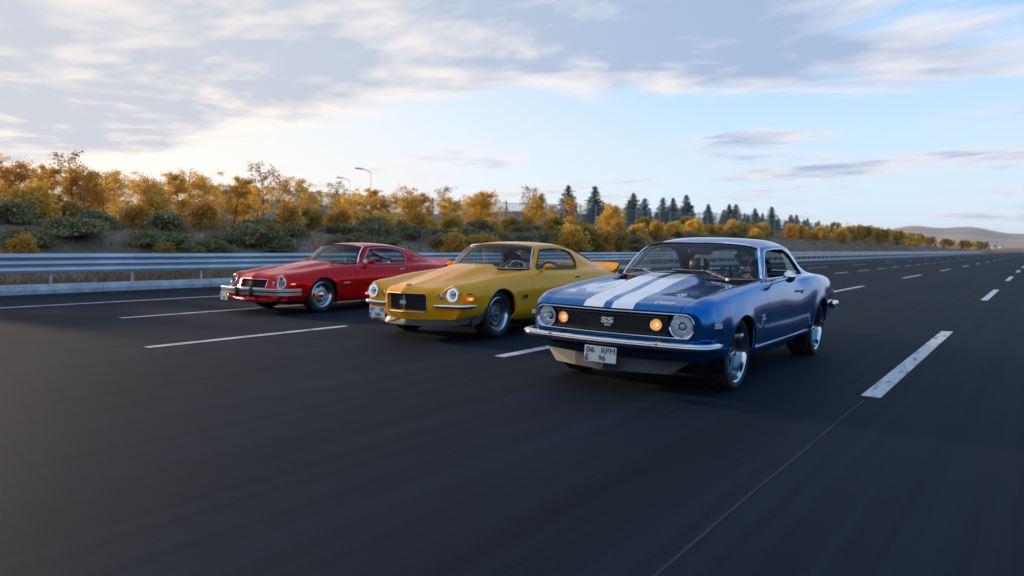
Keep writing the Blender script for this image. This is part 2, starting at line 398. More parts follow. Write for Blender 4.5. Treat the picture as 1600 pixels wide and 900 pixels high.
def emit_surf(S, name, mats, parent, rim=.018, mi=None, back=False):
    """panel with an edge flange turned inwards"""
    V = S.V; N = S.N; F = []
    xyz = V[:, [1, 0, 2]]; nn = N[:, [1, 0, 2]]
    for q in S.F:
        g = np.zeros(3)
        for k in range(1, len(q) - 1): g += np.cross(xyz[q[k]] - xyz[q[0]], xyz[q[k + 1]] - xyz[q[0]])
        F.append(q if g @ nn[list(q)].mean(0) >= 0 else q[::-1])
    mm = [0] * len(F) if mi is None else [int(mi(V[list(q)].mean(0))) for q in F]
    vv = [xyz]; nv = [nn]; n0 = len(xyz)
    if rim > 0:
        ed = {}
        for fi, q in enumerate(F):
            for i, j in zip(q, q[1:] + q[:1]): ed[(i, j)] = fi
        B = [(i, j) for (i, j) in ed if (j, i) not in ed]
        if B:
            rv, rn = [], []
            for i, j in B:
                e = xyz[j] - xyz[i]; e /= max(np.linalg.norm(e), 1e-9); on = np.cross(e, nn[i]); on /= max(np.linalg.norm(on), 1e-9)
                b = n0 + len(rv); r3 = .35 * rim
                rv += [xyz[i], xyz[j], xyz[j] - nn[j] * rim, xyz[i] - nn[i] * rim]
                rn += [on * .8 + nn[i] * .2, on * .8 + nn[j] * .2, on, on]; F.append((b + 1, b, b + 3, b + 2)); mm.append(mm[ed[(i, j)]])
            vv.append(np.array(rv)); nv.append(np.array(rn))
    xyz = np.concatenate(vv); nn = np.concatenate(nv); nn /= np.maximum(np.linalg.norm(nn, axis=1, keepdims=True), 1e-9)
    me = bpy.data.meshes.new(name); me.from_pydata(xyz.tolist(), [], F)
    for m_ in (mats if isinstance(mats, (list, tuple)) else [mats]): me.materials.append(M[m_])
    me.polygons.foreach_set('material_index', mm); me.polygons.foreach_set('use_smooth', [True] * len(me.polygons))
    me.normals_split_custom_set_from_vertices([tuple(x) for x in nn]); me.update()
    return link(name, me, parent)
def coons(top, bot, n=14, k=24, bulge=0.0, out=(0, 0, 1)):
    """ruled patch between two curves given as (a,l,z) node lists, with a bulge"""
    def ev(c, m):
        c = np.array(c, float); s = np.linspace(0, 1, len(c)); q = np.linspace(0, 1, m); return np.stack([spl(s, c[:, j], q) for j in range(3)], 1)
    T, B = ev(top, k), ev(bot, k); v = np.linspace(0, 1, n)[:, None, None]
    P = B[None] * (1 - v) + T[None] * v
    return P + np.array(out) * bulge * (4 * v * (1 - v))

# ------------------------------------------------------------------ car body builder
FRONT = ['H0', 'H1', 'H2', 'G', 'C1', 'C2', 'S1', 'S2', 'S3', 'R1', 'R2']
SIDE = ['Q0', 'Q1', 'C1', 'C2', 'S1', 'S2', 'S3', 'R1', 'R2']
ROOF = ['O0', 'O1', 'O2', 'Q0']
KS = 6
def tube_on(mb, pts, r, mi=0, n=6, closed=False): mb.tube([(p[1], p[0], p[2]) for p in pts], r, mi, n, closed)
class Car:
    def __init__(s, sp, name, label, loc, yaw, roll, zoff):
        s.sp = sp; s.root = empty(name, (loc[0], loc[1], zoff)); s.root.rotation_euler = (0, roll, yaw)
        tag(s.root, label, 'car'); s.col = sp['paint']; s.L = sp['lines']
    def ev(s, nm, t):
        n = np.array(s.L[nm], float); return np.stack([t, spl(n[:, 0], n[:, 1], t), spl(n[:, 0], n[:, 2], t)], 1)
    def front_grid(s):
        sp = s.sp; t0 = sp['t0']; t = np.concatenate([t0 + .12 * np.linspace(0, 1, 14, endpoint=False) ** 1.5, np.linspace(t0 + .12, 1.05, 70)])
        Q = []
        for nm in FRONT:
            P = s.ev(nm, t); off = sp['face'](P[0:1, 1], P[0:1, 2])[0] - t0
            w = np.clip(1 - (t - t0) / sp['fall'], 0, 1); P[:, 0] += off * w * w * (3 - 2 * w) ; Q.append(P)
        Q = np.stack(Q, 1); s.tip = Q[0].copy()
        P = resample(Q, KS); s.tip_fine = P[0].copy()
        P[:, :, 2] += sp['bulge'](P[:, :, 0], P[:, :, 1])
        return s.flare(P), t
    def flare(s, P):
        sp = s.sp
        for (ca, cz, r, amp, wd) in sp['flares']:
            d = np.hypot(P[:, :, 0] - ca, P[:, :, 2] - cz) - r
            g = amp * np.exp(-np.maximum(d, 0) ** 2 / wd ** 2) * sst(P[:, :, 1], .55, .8) * sst(P[:, :, 2], .1, .3)
            P = P.copy(); P[:, :, 1] += g
        return P
    def arch(s, V): 
        f = np.full(len(V), 1e9)
        for (ca, cz, r, *_ ) in s.sp['flares']: f = np.minimum(f, np.where(np.abs(V[:, 1]) > .45, np.hypot(V[:, 0] - ca, V[:, 2] - cz) - r, 1))
        return f
    def build(s):
        sp = s.sp; rt = s.root; col = s.col
        P, t = s.front_grid(); k3 = 3 * KS
        U = np.stack(np.meshgrid(t, np.arange(P.shape[1]) / KS, indexing='ij'), -1)
        # hood and cowl
        HP = full(P[:, :k3 + 1]); hs = gsurf(HP, cen=(.3, 0, -.5))
        he = sp['hood_end']; wb = sp['ws_base']
        hood = clip(hs, he - hs.V[:, 0] - .1 * 0)
        edge = np.abs(hood.V[:, 1])
        o = emit_surf(shrink(hood, .007), 'hood', sp.get('hood_mats', col), rt, .03, sp.get('hood_mi')); s.hood = o
        # cowl panel uses the surface without bulge
        CP = P.copy(); CP[:, :, 2] -= sp['bulge'](P[:, :, 0], P[:, :, 1]); cs = gsurf(full(CP[:, :k3 + 1]), cen=(.3, 0, -.5))
        cs.V[:, 2] -= .012
        cs = clip(cs, cs.V[:, 0] - he - .004); cs = clip(cs, wb(cs.V[:, 1]) + .06 - cs.V[:, 0]); emit_surf(cs, 'cowl_panel', col, rt, .02)
        # fenders
        fs = gsurf(P[:, k3:], U[:, k3:], cen=(.3, 0, .3)); fs = clip(fs, sp['door'][0] - .004 - fs.V[:, 0]); fs = clip(fs, s.arch(fs.V))
        s.fenders = []
        for q in (fs, fs.mirror()): s.fenders.append(emit_surf(q, 'front_fender', col, rt, .03))
        # side
        ts = np.concatenate([np.linspace(.70, 2.4, 86), np.linspace(2.42, sp['tail'], 66)])
        A0 = sp['a_pillar']  # (a at belt, a at rail)
        Q = []
        for nm in SIDE:
            X = s.ev(nm, ts)
            if nm in ('Q0', 'Q1'):
                sh = (A0[1] - A0[0]) * (1 if nm == 'Q0' else .52); w = np.clip(1 - (ts - A0[0]) / sp.get('a_fall', .9), 0, 1.25)
                X[:, 0] = ts + sh * w; n_ = np.array(s.L[nm], float)
                X[:, 1] = spl(n_[:, 0], n_[:, 1], X[:, 0]); X[:, 2] = spl(n_[:, 0], n_[:, 2], X[:, 0])
            te = sp.get('tail_off', {}).get(nm, 0); w = np.clip((ts - (sp['tail'] - .35)) / .35, 0, 1); X[:, 0] += te * w * w
            Q.append(X)
        Q = np.stack(Q, 1); PS = resample(Q, KS); PS = s.flare(PS); s.PS = PS
        US = np.stack(np.meshgrid(ts, np.arange(PS.shape[1]) / KS, indexing='ij'), -1)
        ss = gsurf(PS, US, cen=(1.5, 0, .4)); d0, d1 = sp['door']
        win = sp['window']
        low = clip(ss, ss.U[:, 1] - 2.0); door = clip(clip(low, low.V[:, 0] - d0 - .004), d1 - .004 - clip(low, low.V[:, 0] - d0 - .004).V[:, 0])
        qlow = clip(low, low.V[:, 0] - d1 - .004); qlow = clip(qlow, s.arch(qlow.V))
        up = clip(ss, 2.0 - ss.U[:, 1] + 1e-4); up = clip(up, up.U[:, 0] - A0[0])
        glassS = clip(up, poly_sd(up.V[:, 0], up.V[:, 2], win, -.002)); frameS = clip(up, -poly_sd(up.V[:, 0], up.V[:, 2], win, .0))
        rg = None
        if sp.get('side_glass2'):
            rg = clip(frameS, poly_sd(frameS.V[:, 0], frameS.V[:, 2], sp['side_glass2'])); frameS = clip(frameS, -poly_sd(frameS.V[:, 0], frameS.V[:, 2], sp['side_glass2']))
        sp_a = sp['pillar_split']
        pillar = clip(frameS, sp_a - frameS.V[:, 0]); sail = clip(frameS, frameS.V[:, 0] - sp_a)
        quarter = join(qlow, sail)
        s.doors = []; s.up = up
        for sg in (1, -1):
            mk = (lambda q: q) if sg == 1 else (lambda q: q.mirror())
            s.doors.append(emit_surf(mk(door), 'door', col, rt, .03))
            emit_surf(mk(quarter), 'quarter_panel', col, rt, .03)
            emit_surf(mk(pillar), 'windshield_pillar', col, rt, .03)
            it = join(sail, pillar); it.V = it.V - it.N * .026; emit_surf(mk(it), 'interior_trim', 'interior', rt, 0)
            gl = glassS.copy(); gl.V = gl.V - gl.N * .014
            for nm, fn in sp['glass_split'](sg):
                g2 = clip(gl, fn(gl.V));
                if len(g2.F): emit_surf(mk(g2), nm, 'glass', s.doors[-1] if nm != 'quarter_window' else rt, 0)
            if rg is not None: emit_surf(mk(rg), 'rear_side_window', sp.get('glass2_mat', 'glass'), rt, .0)
            # trim round the window opening
            mb = MB(); pts = s.on_side(densify(win, .04)); pts = pts * [1, sg, 1]
            tube_on(mb, pts, sp.get('trim_r', .007), closed=True); mb.build('window_trim', sp['trim'], rt)
        # roof
        r0, r1 = sp['roof']; tr = np.linspace(0, 1, 40); Q = []
        for nm in ROOF:
            f0, f1 = sp['roof_ends'][nm]; a = f0 + (f1 - f0) * tr; n_ = np.array(s.L[nm], float)
            Q.append(np.stack([a, spl(n_[:, 0], n_[:, 1], a), spl(n_[:, 0], n_[:, 2], a)], 1))
        RP = resample(np.stack(Q, 1), KS); RF = full(RP); emit_surf(gsurf(RF, cen=(1.6, 0, 0)), 'roof', col, rt, .03); s.RF = RF
        # glass front and rear
        top = RF[0] + [-.012, 0, -.006]; bl = np.linspace(-1, 1, 25) * sp['ws_half']; bot = np.stack([wb(bl), bl, sp['ws_z'](bl)], 1)
        WP = coons(top[::3], bot[::2], 18, 40, .035, (-.55, 0, .8)); s.WP = WP
        ws = emit_surf(gsurf(WP, out=(-1, 0, .6)), 'windshield', 'glass', rt, 0); s.ws = ws
        loop = np.concatenate([WP[0], WP[1:, -1], WP[-1][::-1][1:], WP[::-1, 0][1:-1]])
        mb = MB(); loop2 = loop + np.array([-.006, 0, .008]); mb.sweep([(p[1], p[0], p[2]) for p in loop2], [(-.012, -.006), (.012, -.006), (.012, .006), (-.012, .006)], closed=True)
        mb.build('windshield_trim', sp['ws_trim'], ws)
        topr = RF[-1] + [.006, 0, -.004]; br = sp['rw_base']; RWP = coons(topr[::3], br, 14, 30, .03, (.5, 0, .8)); rw = emit_surf(gsurf(RWP, out=(1, 0, .6)), 'rear_window', 'glass', rt, 0)
        loop = np.concatenate([RWP[0], RWP[1:, -1], RWP[-1][::-1][1:], RWP[::-1, 0][1:-1]]); mb = MB(); tube_on(mb, loop, .010, closed=True); mb.build('rear_window_trim', sp['trim'], rw)
        # deck and tail
        td = np.linspace(sp['deck0'], sp['tail'], 24); Q = [s.ev('D0', td), s.ev('D1', td), s.ev('Q0', td)]; DP = full(resample(np.stack(Q, 1), KS)); DP[:, :, 0] += 0
        emit_surf(shrink(gsurf(DP, cen=(3.3, 0, 0)), .003), 'trunk_lid', col, rt, .03)
        ring = PS[-1]; c = ring.mean(0) * [1, 0, 1]
        TP = []
        for u in np.linspace(0, 1, 6): TP.append(np.stack([ring[:, 0] + .02 * u, ring[:, 1] * (1 - u), ring[:, 2]], 1))
        TPf = np.concatenate([np.array(TP), (np.array(TP)[::-1] * [1, -1, 1])[1:]], 0); emit_surf(gsurf(TPf, out=(1, 0, 0)), 'tail_panel', col, rt, 0)
        # face of the nose
        tip = s.tip_fine; bc = np.linspace(tip[-1, 1], 0, 12)[1:]; K = np.concatenate([tip[:, 1:], np.stack([bc, np.full(11, tip[-1, 2]) + sp.get('chin', 0) * (1 - bc / tip[-1, 1])], 1)])
        I = np.stack([np.clip(K[:, 0] * .9, 0, .5), np.full(len(K), sp['face_z'])], 1); rr = np.linspace(0, 1, 44)
        G = []
        for u in rr: X = K * (1 - u) + I * u; G.append(np.stack([sp['face'](X[:, 0], X[:, 1]), X[:, 0], X[:, 1]], 1))
        G = np.array(G); s.face_done = []
        fa = gsurf(full_ring(G), out=(-1, 0, .05), blur=1)
        for fn in sp['openings']: fa = clip(fa, -fn(fa.V[:, 1], fa.V[:, 2]))
        emit_surf(fa, 'front_panel', col, rt, sp.get('face_rim', .05))
        # dark structure behind the panels
        mb = MB()
        mb.box((0, 1.4, .265), (.70, 1.95, .07)); mb.box((0, -.35, .5), (.60, .30, .13)); mb.box((0, 3.0, .5), (.60, .55, .15))
        mb.build('floor_pan', 'matte_black', rt)
        for (ca, cz, r, *_ ) in sp['flares']:
            for sg in (1, -1):
                mb = MB(); n = 24; prof = []
                for i in range(n + 1):
                    a_ = math.pi * (-.12 + 1.24 * i / n); y = ca - (r + .02) * math.cos(a_); z = cz + (r + .012) * math.sin(a_); prof.append([(sg * .47, y, z), (sg * .855, y, z)])
                mb.grid(prof); mb.box((sg * .46, ca, cz + .12), (.01, r + .02, .26)); mb.build('wheel_housing', 'matte_black', rt, 0)
        # engine bay / cabin side liners so nothing shows through gaps
        for k_, sg in enumerate((1, -1)): mb = MB(); mb.box((sg * .80, .5 * (d0 + d1), .58), (.008, .5 * (d1 - d0) + .06, .30)); mb.build('door_liner', 'interior', s.doors[k_])
    def on_side(s, poly):
        """put (a,z) points on the upper side surface"""
        V = s.up.V; out = []
        for a, z in poly:
            d = (V[:, 0] - a) ** 2 + (V[:, 2] - z) ** 2; i = np.argsort(d)[:6]; w = 1 / (d[i] + 1e-5); out.append((a, (V[i, 1] * w).sum() / w.sum() + .004, z))
        return np.array(out)
def densify(poly, st):
    out = []
    for i in range(len(poly)):
        a = np.array(poly[i], float); b = np.array(poly[(i + 1) % len(poly)], float); n = max(1, int(np.linalg.norm(b - a) / st))
        out += [tuple(a + (b - a) * j / n) for j in range(n)]
    return out
def rounded(poly, r, n=4):
    """round the corners of a polygon"""
    out = []; m = len(poly)
    for i in range(m):
        p = np.array(poly[i], float); a = np.array(poly[i - 1], float) - p; b = np.array(poly[(i + 1) % m], float) - p
        la, lb = np.linalg.norm(a), np.linalg.norm(b); q = min(r, .45 * la, .45 * lb); p0 = p + a / la * q; p1 = p + b / lb * q
        for j in range(n + 1): u = j / n; out.append(tuple((1 - u) ** 2 * p0 + 2 * u * (1 - u) * p + u * u * p1))
    return out
def shrink(S, d):
    """pull the side borders in by d to leave a panel gap"""
    S = S.copy(); m = np.abs(S.V[:, 1]).max(); S.V[:, 1] *= (1 - d / m); return S
def join(A, B): 
    n = len(A.V); return Surf(np.concatenate([A.V, B.V]), np.concatenate([A.N, B.N]), np.concatenate([A.U, B.U]), A.F + [tuple(i + n for i in f) for f in B.F])
def full_ring(G):
    # G rows = rings from outline inwards, columns run from top centre to bottom centre on the left side
    Q = G[:, ::-1] * [1, -1, 1]; return np.concatenate([G, Q[:, 1:]], 1)

# ------------------------------------------------------------------ car fittings; car space is (l, a, z) = local (x, y, z)
def wheel(parent, x, y, sg, r, w, rim_r, style, zc=None):
    """sg = +1 on the car's left; the wheel's outer face points to sg*x"""
    zc = r if zc is None else zc; hw = w / 2
    m = MB(); e = rim_r
    if style == 'blue':      # polished lip, deep barrel, recessed grey five-spoke centre
        prof = [(e, hw - .012), (e + .004, hw - .002), (e - .006, hw + .004), (e - .016, hw - .004), (e - .022, hw - .03), (e - .034, hw - .075), (e - .05, hw - .11), (e - .055, hw - .16)]
        m.lathe(prof, axis='X', n=64, flip=sg, mats=[0] * 4 + [3, 3, 1])
        dep = hw - .085
        m.lathe([(.001, dep - .05), (e - .05, dep - .05)], axis='X', n=48, flip=sg, mi=2)
        for i in range(5):
            a = 2 * math.pi * i / 5 + .3; Rm = Matrix.Rotation(a, 3, 'X'); b = MB()
            b.box((sg * (dep - .012), 0, (e * .5)), (.016, .030, e * .42), bev=.01, taper=(1, .72)); m.add([Rm @ Vector(p) for p in b.v], b.f, 1)
        m.lathe([(e - .046, dep - .03), (e - .058, dep + .004), (e - .072, dep - .02)], axis='X', n=48, flip=sg, mi=1)
        m.lathe([(.001, dep + .03), (.055, dep + .028), (.07, dep + .005), (.075, dep - .03)], axis='X', n=32, flip=sg, mi=1)
        mats = ['chrome', 'grey_wheel', 'dark_wheel', 'barrel']
    elif style == 'yellow':  # grey steel wheel with trim ring and slots
        prof = [(e, hw - .012), (e + .004, hw), (e - .008, hw + .005), (e - .022, hw - .012), (e - .03, hw - .03), (e - .045, hw - .035), (e - .055, hw - .05), (e - .07, hw - .055), (e - .085, hw - .04), (.11, hw - .045), (.09, hw - .03), (.075, hw - .03), (.001, hw - .03)]
        m.lathe(prof, axis='X', n=64, flip=sg, mats=[0, 0, 0, 0, 1, 1, 2, 2, 1, 1, 1, 1])
        for i in range(5):
            a = 2 * math.pi * i / 5; Rm = Matrix.Rotation(a, 3, 'X'); b = MB(); b.box((sg * (hw - .043), 0, e - .09), (.006, .042, .016), bev=.005); m.add([Rm @ Vector(p) for p in b.v], b.f, 2)
        mats = ['alloy', 'grey_wheel', 'dark_wheel']
    else:                    # silver rally wheel
        prof = [(e, hw - .012), (e + .004, hw), (e - .010, hw + .006), (e - .03, hw - .008), (e - .042, hw - .03), (e - .06, hw - .045), (e - .075, hw - .05), (.12, hw - .03), (.095, hw - .025), (.085, hw - .035), (.001, hw - .035)]
        m.lathe(prof, axis='X', n=64, flip=sg, mats=[0, 0, 0, 0, 2, 1, 1, 1, 1, 1])
        for i in range(5):
            a = 2 * math.pi * i / 5; Rm = Matrix.Rotation(a, 3, 'X'); b = MB(); b.box((sg * (hw - .044), 0, e - .095), (.008, .03, .022), bev=.006); m.add([Rm @ Vector(p) for p in b.v], b.f, 2)
        mats = ['alloy', 'satin', 'dark_wheel']
    o = m.build('wheel', mats, parent, 35); o.location = (x, y, zc); o.rotation_euler = (random.uniform(0, 6), 0, 0)
    t = MB(); s_ = r - e
    prof = [(e - .004, hw - .010), (e + .006, hw + .004), (e + .25 * s_, hw + .012), (e + .5 * s_, hw + .014), (e + .78 * s_, hw + .004), (r - .012, hw - .012), (r - .002, hw - .03)]
    for gx in (.55, .18, -.18, -.55): prof += [(r, hw * gx + .008), (r - .009, hw * gx + .006), (r - .009, hw * gx - .006), (r, hw * gx - .008)]
    prof += [(r - .002, -hw + .03), (r - .012, -hw + .012), (e + .5 * s_, -hw - .01), (e, -hw + .01)]
    t.lathe(prof, axis='X', n=72, flip=sg); t.build('tyre', 'tyre', o, 50)
    c = MB()
    if style == 'blue': c.lathe([(.001, hw - .02), (.028, hw - .022), (.034, hw - .035), (.034, hw - .07)], axis='X', n=24, flip=sg); c.build('centre_cap', 'chrome', o)
    elif style == 'yellow': c.lathe([(.001, hw - .01), (.03, hw - .012), (.042, hw - .022), (.045, hw - .03)], axis='X', n=24, flip=sg); c.build('centre_cap', 'grey_wheel', o)
    else: c.lathe([(.001, hw + .002), (.045, hw), (.06, hw - .01), (.068, hw - .035)], axis='X', n=24, flip=sg); c.build('centre_cap', 'chrome', o)
    for i in range(5):
        a = 2 * math.pi * i / 5 + .6; q = .055 if style == 'blue' else .072; n_ = MB()
        n_.lathe([(.001, 0), (.009, 0), (.010, -.012)], c=(sg * (hw - (.05 if style == 'blue' else .02)), q * math.cos(a), q * math.sin(a)), axis='X', n=6, flip=sg); n_.build('wheel_nut', 'alloy', o)
    return o
def plate(parent, c, w, h, top, bottom, tilt=0.0, yaw=0.0, red=False):
    m = MB(); m.box((0, 0, 0), (w / 2, .003, h / 2), bev=.002)
    o = m.build('number_plate', 'plate', parent); o.location = c; o.rotation_euler = (tilt, 0, yaw)
    fr = lambda x, z: frame((x, -.004, z), (1, 0, 0), (0, 0, 1))
    put_text(top[0], w * .27, h * .36, fr(-w * .31, h * .24), 'ink', o, depth=.0008, bold=.02); put_text(top[1], w * top[2], h * .36, fr(w * (.46 - top[2] / 2), h * .24), 'ink', o, depth=.002, bold=.0)
    put_text(bottom[0], w * bottom[1], h * .36, fr(w * .06, -h * .23), 'ink', o, depth=.0008, bold=.02)
    b = MB(); b.box((-w * .43, -.0036, -h * (.34 if red else .25)), (w * .055, .001, h * (.13 if red else .22))); b.build('country_band', 'plate_blue', o)
    if red: b = MB(); b.box((-w * .42, -.0036, -h * .10), (w * .05, .001, h * .10), bev=.0009); b.build('country_mark', 'plate_red', o)
    for x, z in ((-w * .44, h * .42), (w * .44, h * .42)): b = MB(); b.lathe([(.001, -.005), (.004, -.005), (.004, 0)], c=(x, 0, z), axis='Y', n=10); b.build('plate_screw', 'alloy', o)
    return o
def round_lamp(parent, c, r, name, kind, yaw=0.0, tilt=0.0):
    """lamp facing -y (forwards)"""
    o = None
    m = MB()
    if kind == 'head':
        m.lathe([(r * 1.0, .05), (r * 1.12, .03), (r * 1.15, .0), (r * 1.09, -.012), (r * 1.0, -.006), (r * .99, .03)], axis='Y', n=48)
        o = m.build(name, 'chrome', parent); rf = MB()
        G_ = []
        for i in range(13):
            q = .05 + .95 * i / 12; row = []
            for j in range(73):
                a = 2 * math.pi * j / 72; fl = .0025 * math.sin(9 * a) * math.sin(math.pi * q) * float(sst(q, .3, .5)) + .003 * math.copysign(1, math.sin(4 * a + 1)) * (.5 if .5 < q < .85 else 0); row.append((r * q * math.cos(a), .046 - .046 * q ** 2 + fl, r * q * math.sin(a)))
            G_.append(row)
        rf.grid(G_)
        rf.build('reflector', ['reflector', 'barrel'], o, 25); b = MB(); b.lathe([(.001, -.004), (.012, -.002), (.019, .012), (.022, .05)], axis='Y', n=20); b.build('bulb_cap', 'badge', o)
        g = MB(); g.lathe([(.001, -.022), (r * .4, -.020), (r * .75, -.013), (r * 1.0, -.002)], axis='Y', n=40); g.build('lens', 'lamp_glass', o)
    elif kind == 'halo':
        m.lathe([(r * 1.02, .06), (r * 1.16, .035), (r * 1.2, .0), (r * 1.12, -.014), (r * 1.02, -.008), (r * 1.0, .03)], axis='Y', n=48)
        o = m.build(name, 'chrome', parent); rf = MB(); rf.lathe([(.02, .045), (r * .35, .04), (r * .66, .012), (r * .7, .006)], axis='Y', n=40)
        rf.box((0, .015, r * .3), (r * .3, .01, r * .08), bev=.004); rf.box((0, .015, -r * .3), (r * .3, .01, r * .1), bev=.004); rf.build('reflector', 'reflector', o, 25)
        b = MB(); b.lathe([(r * .02, .0), (r * .22, .004), (r * .30, .03)], axis='Y', n=24); b.build('projector_lens', 'clear_lens', o)
        h = MB(); h.lathe([(r * .72, .008), (r * .76, -.004), (r * .94, -.004), (r * .99, .01)], axis='Y', n=48); h.build('halo_ring', 'halo', o)
        g = MB(); g.lathe([(.001, -.024), (r * .5, -.02), (r * 1.0, -.008)], axis='Y', n=40); g.build('lens', 'lamp_glass', o)
    elif kind == 'park':   # lit amber lamp
        m.lathe([(r * 1.0, .03), (r * 1.12, .02), (r * 1.16, -.008), (r * 1.06, -.016), (r * .98, -.008)], axis='Y', n=40); o = m.build(name, 'alloy', parent)
        g = MB(); g.lathe([(.001, .004), (r * .3, .004), (r * .62, .002), (r * .66, -.004), (r * .9, -.006), (r, .0)], axis='Y', n=36); g.build('lens', 'amber', o)
        b = MB(); b.lathe([(.001, -.006), (r * .18, -.004), (r * .26, .004)], axis='Y', n=20); b.build('bulb', 'amber_hot', o)
    elif kind == 'clear':
        m.lathe([(r * 1.0, .03), (r * 1.12, .02), (r * 1.14, -.004), (r * 1.02, -.010), (r * .97, .0)], axis='Y', n=32); o = m.build(name, 'chrome', parent)
        g = MB(); g.lathe([(.001, -.016), (r * .3, -.012), (r * .34, -.004), (r * .7, -.004), (r, .004)], axis='Y', n=30); g.build('lens', 'clear_lens', o)
    o.location = c; o.rotation_euler = (tilt, 0, yaw); return o
def grille_mesh(parent, fn_edge, F, x0, x1, z0, z1, nx, nz, back=.06, bar=.004, depth=.018, surround=None, mats=('grille', 'matte_black'), fn=None):
    """egg-crate grille following the nose face; bars are real"""
    m = MB(); xs = np.linspace(x0, x1, 41)
    for i in range(nz + 1):
        z = z0 + (z1 - z0) * i / nz; pts = [(x, F(np.array([x]), np.array([z]))[0] + back - .02, z) for x in xs if fn is None or fn(np.array([x]), np.array([z]))[0] > .002]
        if len(pts) > 1: m.sweep(pts, [(-depth / 2, -bar / 2), (depth / 2, -bar / 2), (depth / 2, bar / 2), (-depth / 2, bar / 2)])
    for j in range(nx + 1):
        x = x0 + (x1 - x0) * j / nx; zs = [z for z in np.linspace(z0, z1, 15) if fn is None or fn(np.array([x]), np.array([z]))[0] > .002]
        if len(zs) > 1:
            pts = [(x, F(np.array([x]), np.array([z]))[0] + back - .012, z) for z in zs]; m.sweep(pts, [(-depth / 2, -bar / 2), (depth / 2, -bar / 2), (depth / 2, bar / 2), (-depth / 2, bar / 2)], up=(1, 0, 0))
    g = m.build('grille', mats[0], parent, 0)
    b = MB(); zs = np.linspace(z0 - .03, z1 + .03, 8); b.grid([[(x, F(np.array([x]), np.array([.5 * (z0 + z1)]))[0] + back + .02, z) for x in np.linspace(x0 - .04, x1 + .04, 31)] for z in zs]); b.build('grille_backing', mats[1], g)
    return g
def wiper(parent, base, elbow, tip0, tip1):
    m = MB(); m.lathe([(.001, .012), (.012, .012), (.018, -.012)], c=base, axis='Z', n=14); m.tube([base, elbow], .006, 0, 6); m.tube([tip0, tip1], .005, 0, 6)
    mid = (Vector(tip0) + Vector(tip1)) / 2; m.box(mid, (.012, .012, .01)); o = m.build('wiper', 'alloy', parent)
    b = MB(); off = Vector((0, .004, -.010)); b.tube([Vector(tip0) + off, Vector(tip1) + off], .006, 0, 6); b.build('wiper_blade', 'rubber', o)
def seat(parent, x, y, z, m1, rib=None, head=False, lean=.28, w=.25, hb=.56):
    s_ = MB(); s_.box((0, 0, .10), (w, .26, .09), bev=.06); o = s_.build('seat', m1, parent, 60); o.location = (x, y, z)
    b = MB(); P = []
    n = 17
    for i in range(13):
        v = i / 12; row = []
        for j in range(n):
            u = -1 + 2 * j / (n - 1); ww = w * (1.0 - .28 * sst(v, .55, 1) * 1) * (1 - .0 * v); zz = v * hb - .10 * sst(v, .75, 1) * u * u
            yy = -.055 * (1 - u ** 4) * (1 - .3 * v) + .05 * u ** 4 * -1.2 + (-.008 * abs(math.sin(u * 4.5 * math.pi)) if rib else 0); row.append((u * ww, .22 + yy + lean * zz, .12 + zz))
        P.append(row)
    b.grid(P); Q = [[(p[0], p[1] + .10, p[2]) for p in row] for row in P]; b.grid(Q)
    edge = lambda A: [r[0] for r in A] + A[-1][1:-1] + [r[-1] for r in A[::-1]]
    E1, E2 = edge(P), edge(Q); b.grid([E1, E2]); b.build('backrest', m1, o, 50)
    if rib:
        k = MB()
        for j in (3, 5, 7, 9, 11, 13): k.tube([(r[j][0], r[j][1] - .008, r[j][2]) for r in P[1:-1]], .006, 0, 5)
        k.tube([(p[0], p[1] - .004, p[2]) for p in E1], .007, 0, 5); k.build('seat_piping', rib, o)
    if head:
        h = MB(); h.box((0, .26 + lean * (hb + .1), .12 + hb + .085), (.125, .05, .085), bev=.045); h.tube([(-.05, .27 + lean * hb, .1 + hb), (-.05, .27 + lean * hb, .2 + hb)], .007); h.tube([(.05, .27 + lean * hb, .1 + hb), (.05, .27 + lean * hb, .2 + hb)], .007); h.build('headrest', m1, o, 60)
    return o
def steering(parent, c, r=.185, tilt=R(62), material='black', spokes='alloy'):
    m = MB(); m.tube([(r * math.cos(a), r * math.sin(a), 0) for a in np.linspace(0, 2 * math.pi, 40, endpoint=False)], .013, 0, 8, closed=True)
    o = m.build('steering_wheel', material, parent); o.location = c; o.rotation_euler = (tilt, 0, 0)
    b = MB()
    for a in (R(200), R(340), R(270)): b.box((r * .5 * math.cos(a), r * .5 * math.sin(a), -.012), (r * .5, .014, .003), rot=Matrix.Rotation(a, 3, 'Z'))
    b.lathe([(.001, .005), (.045, 0), (.05, -.03)], axis='Z', n=20); b.tube([(0, 0, -.02), (0, 0, -.35)], .02); b.build('steering_spokes', spokes, o)

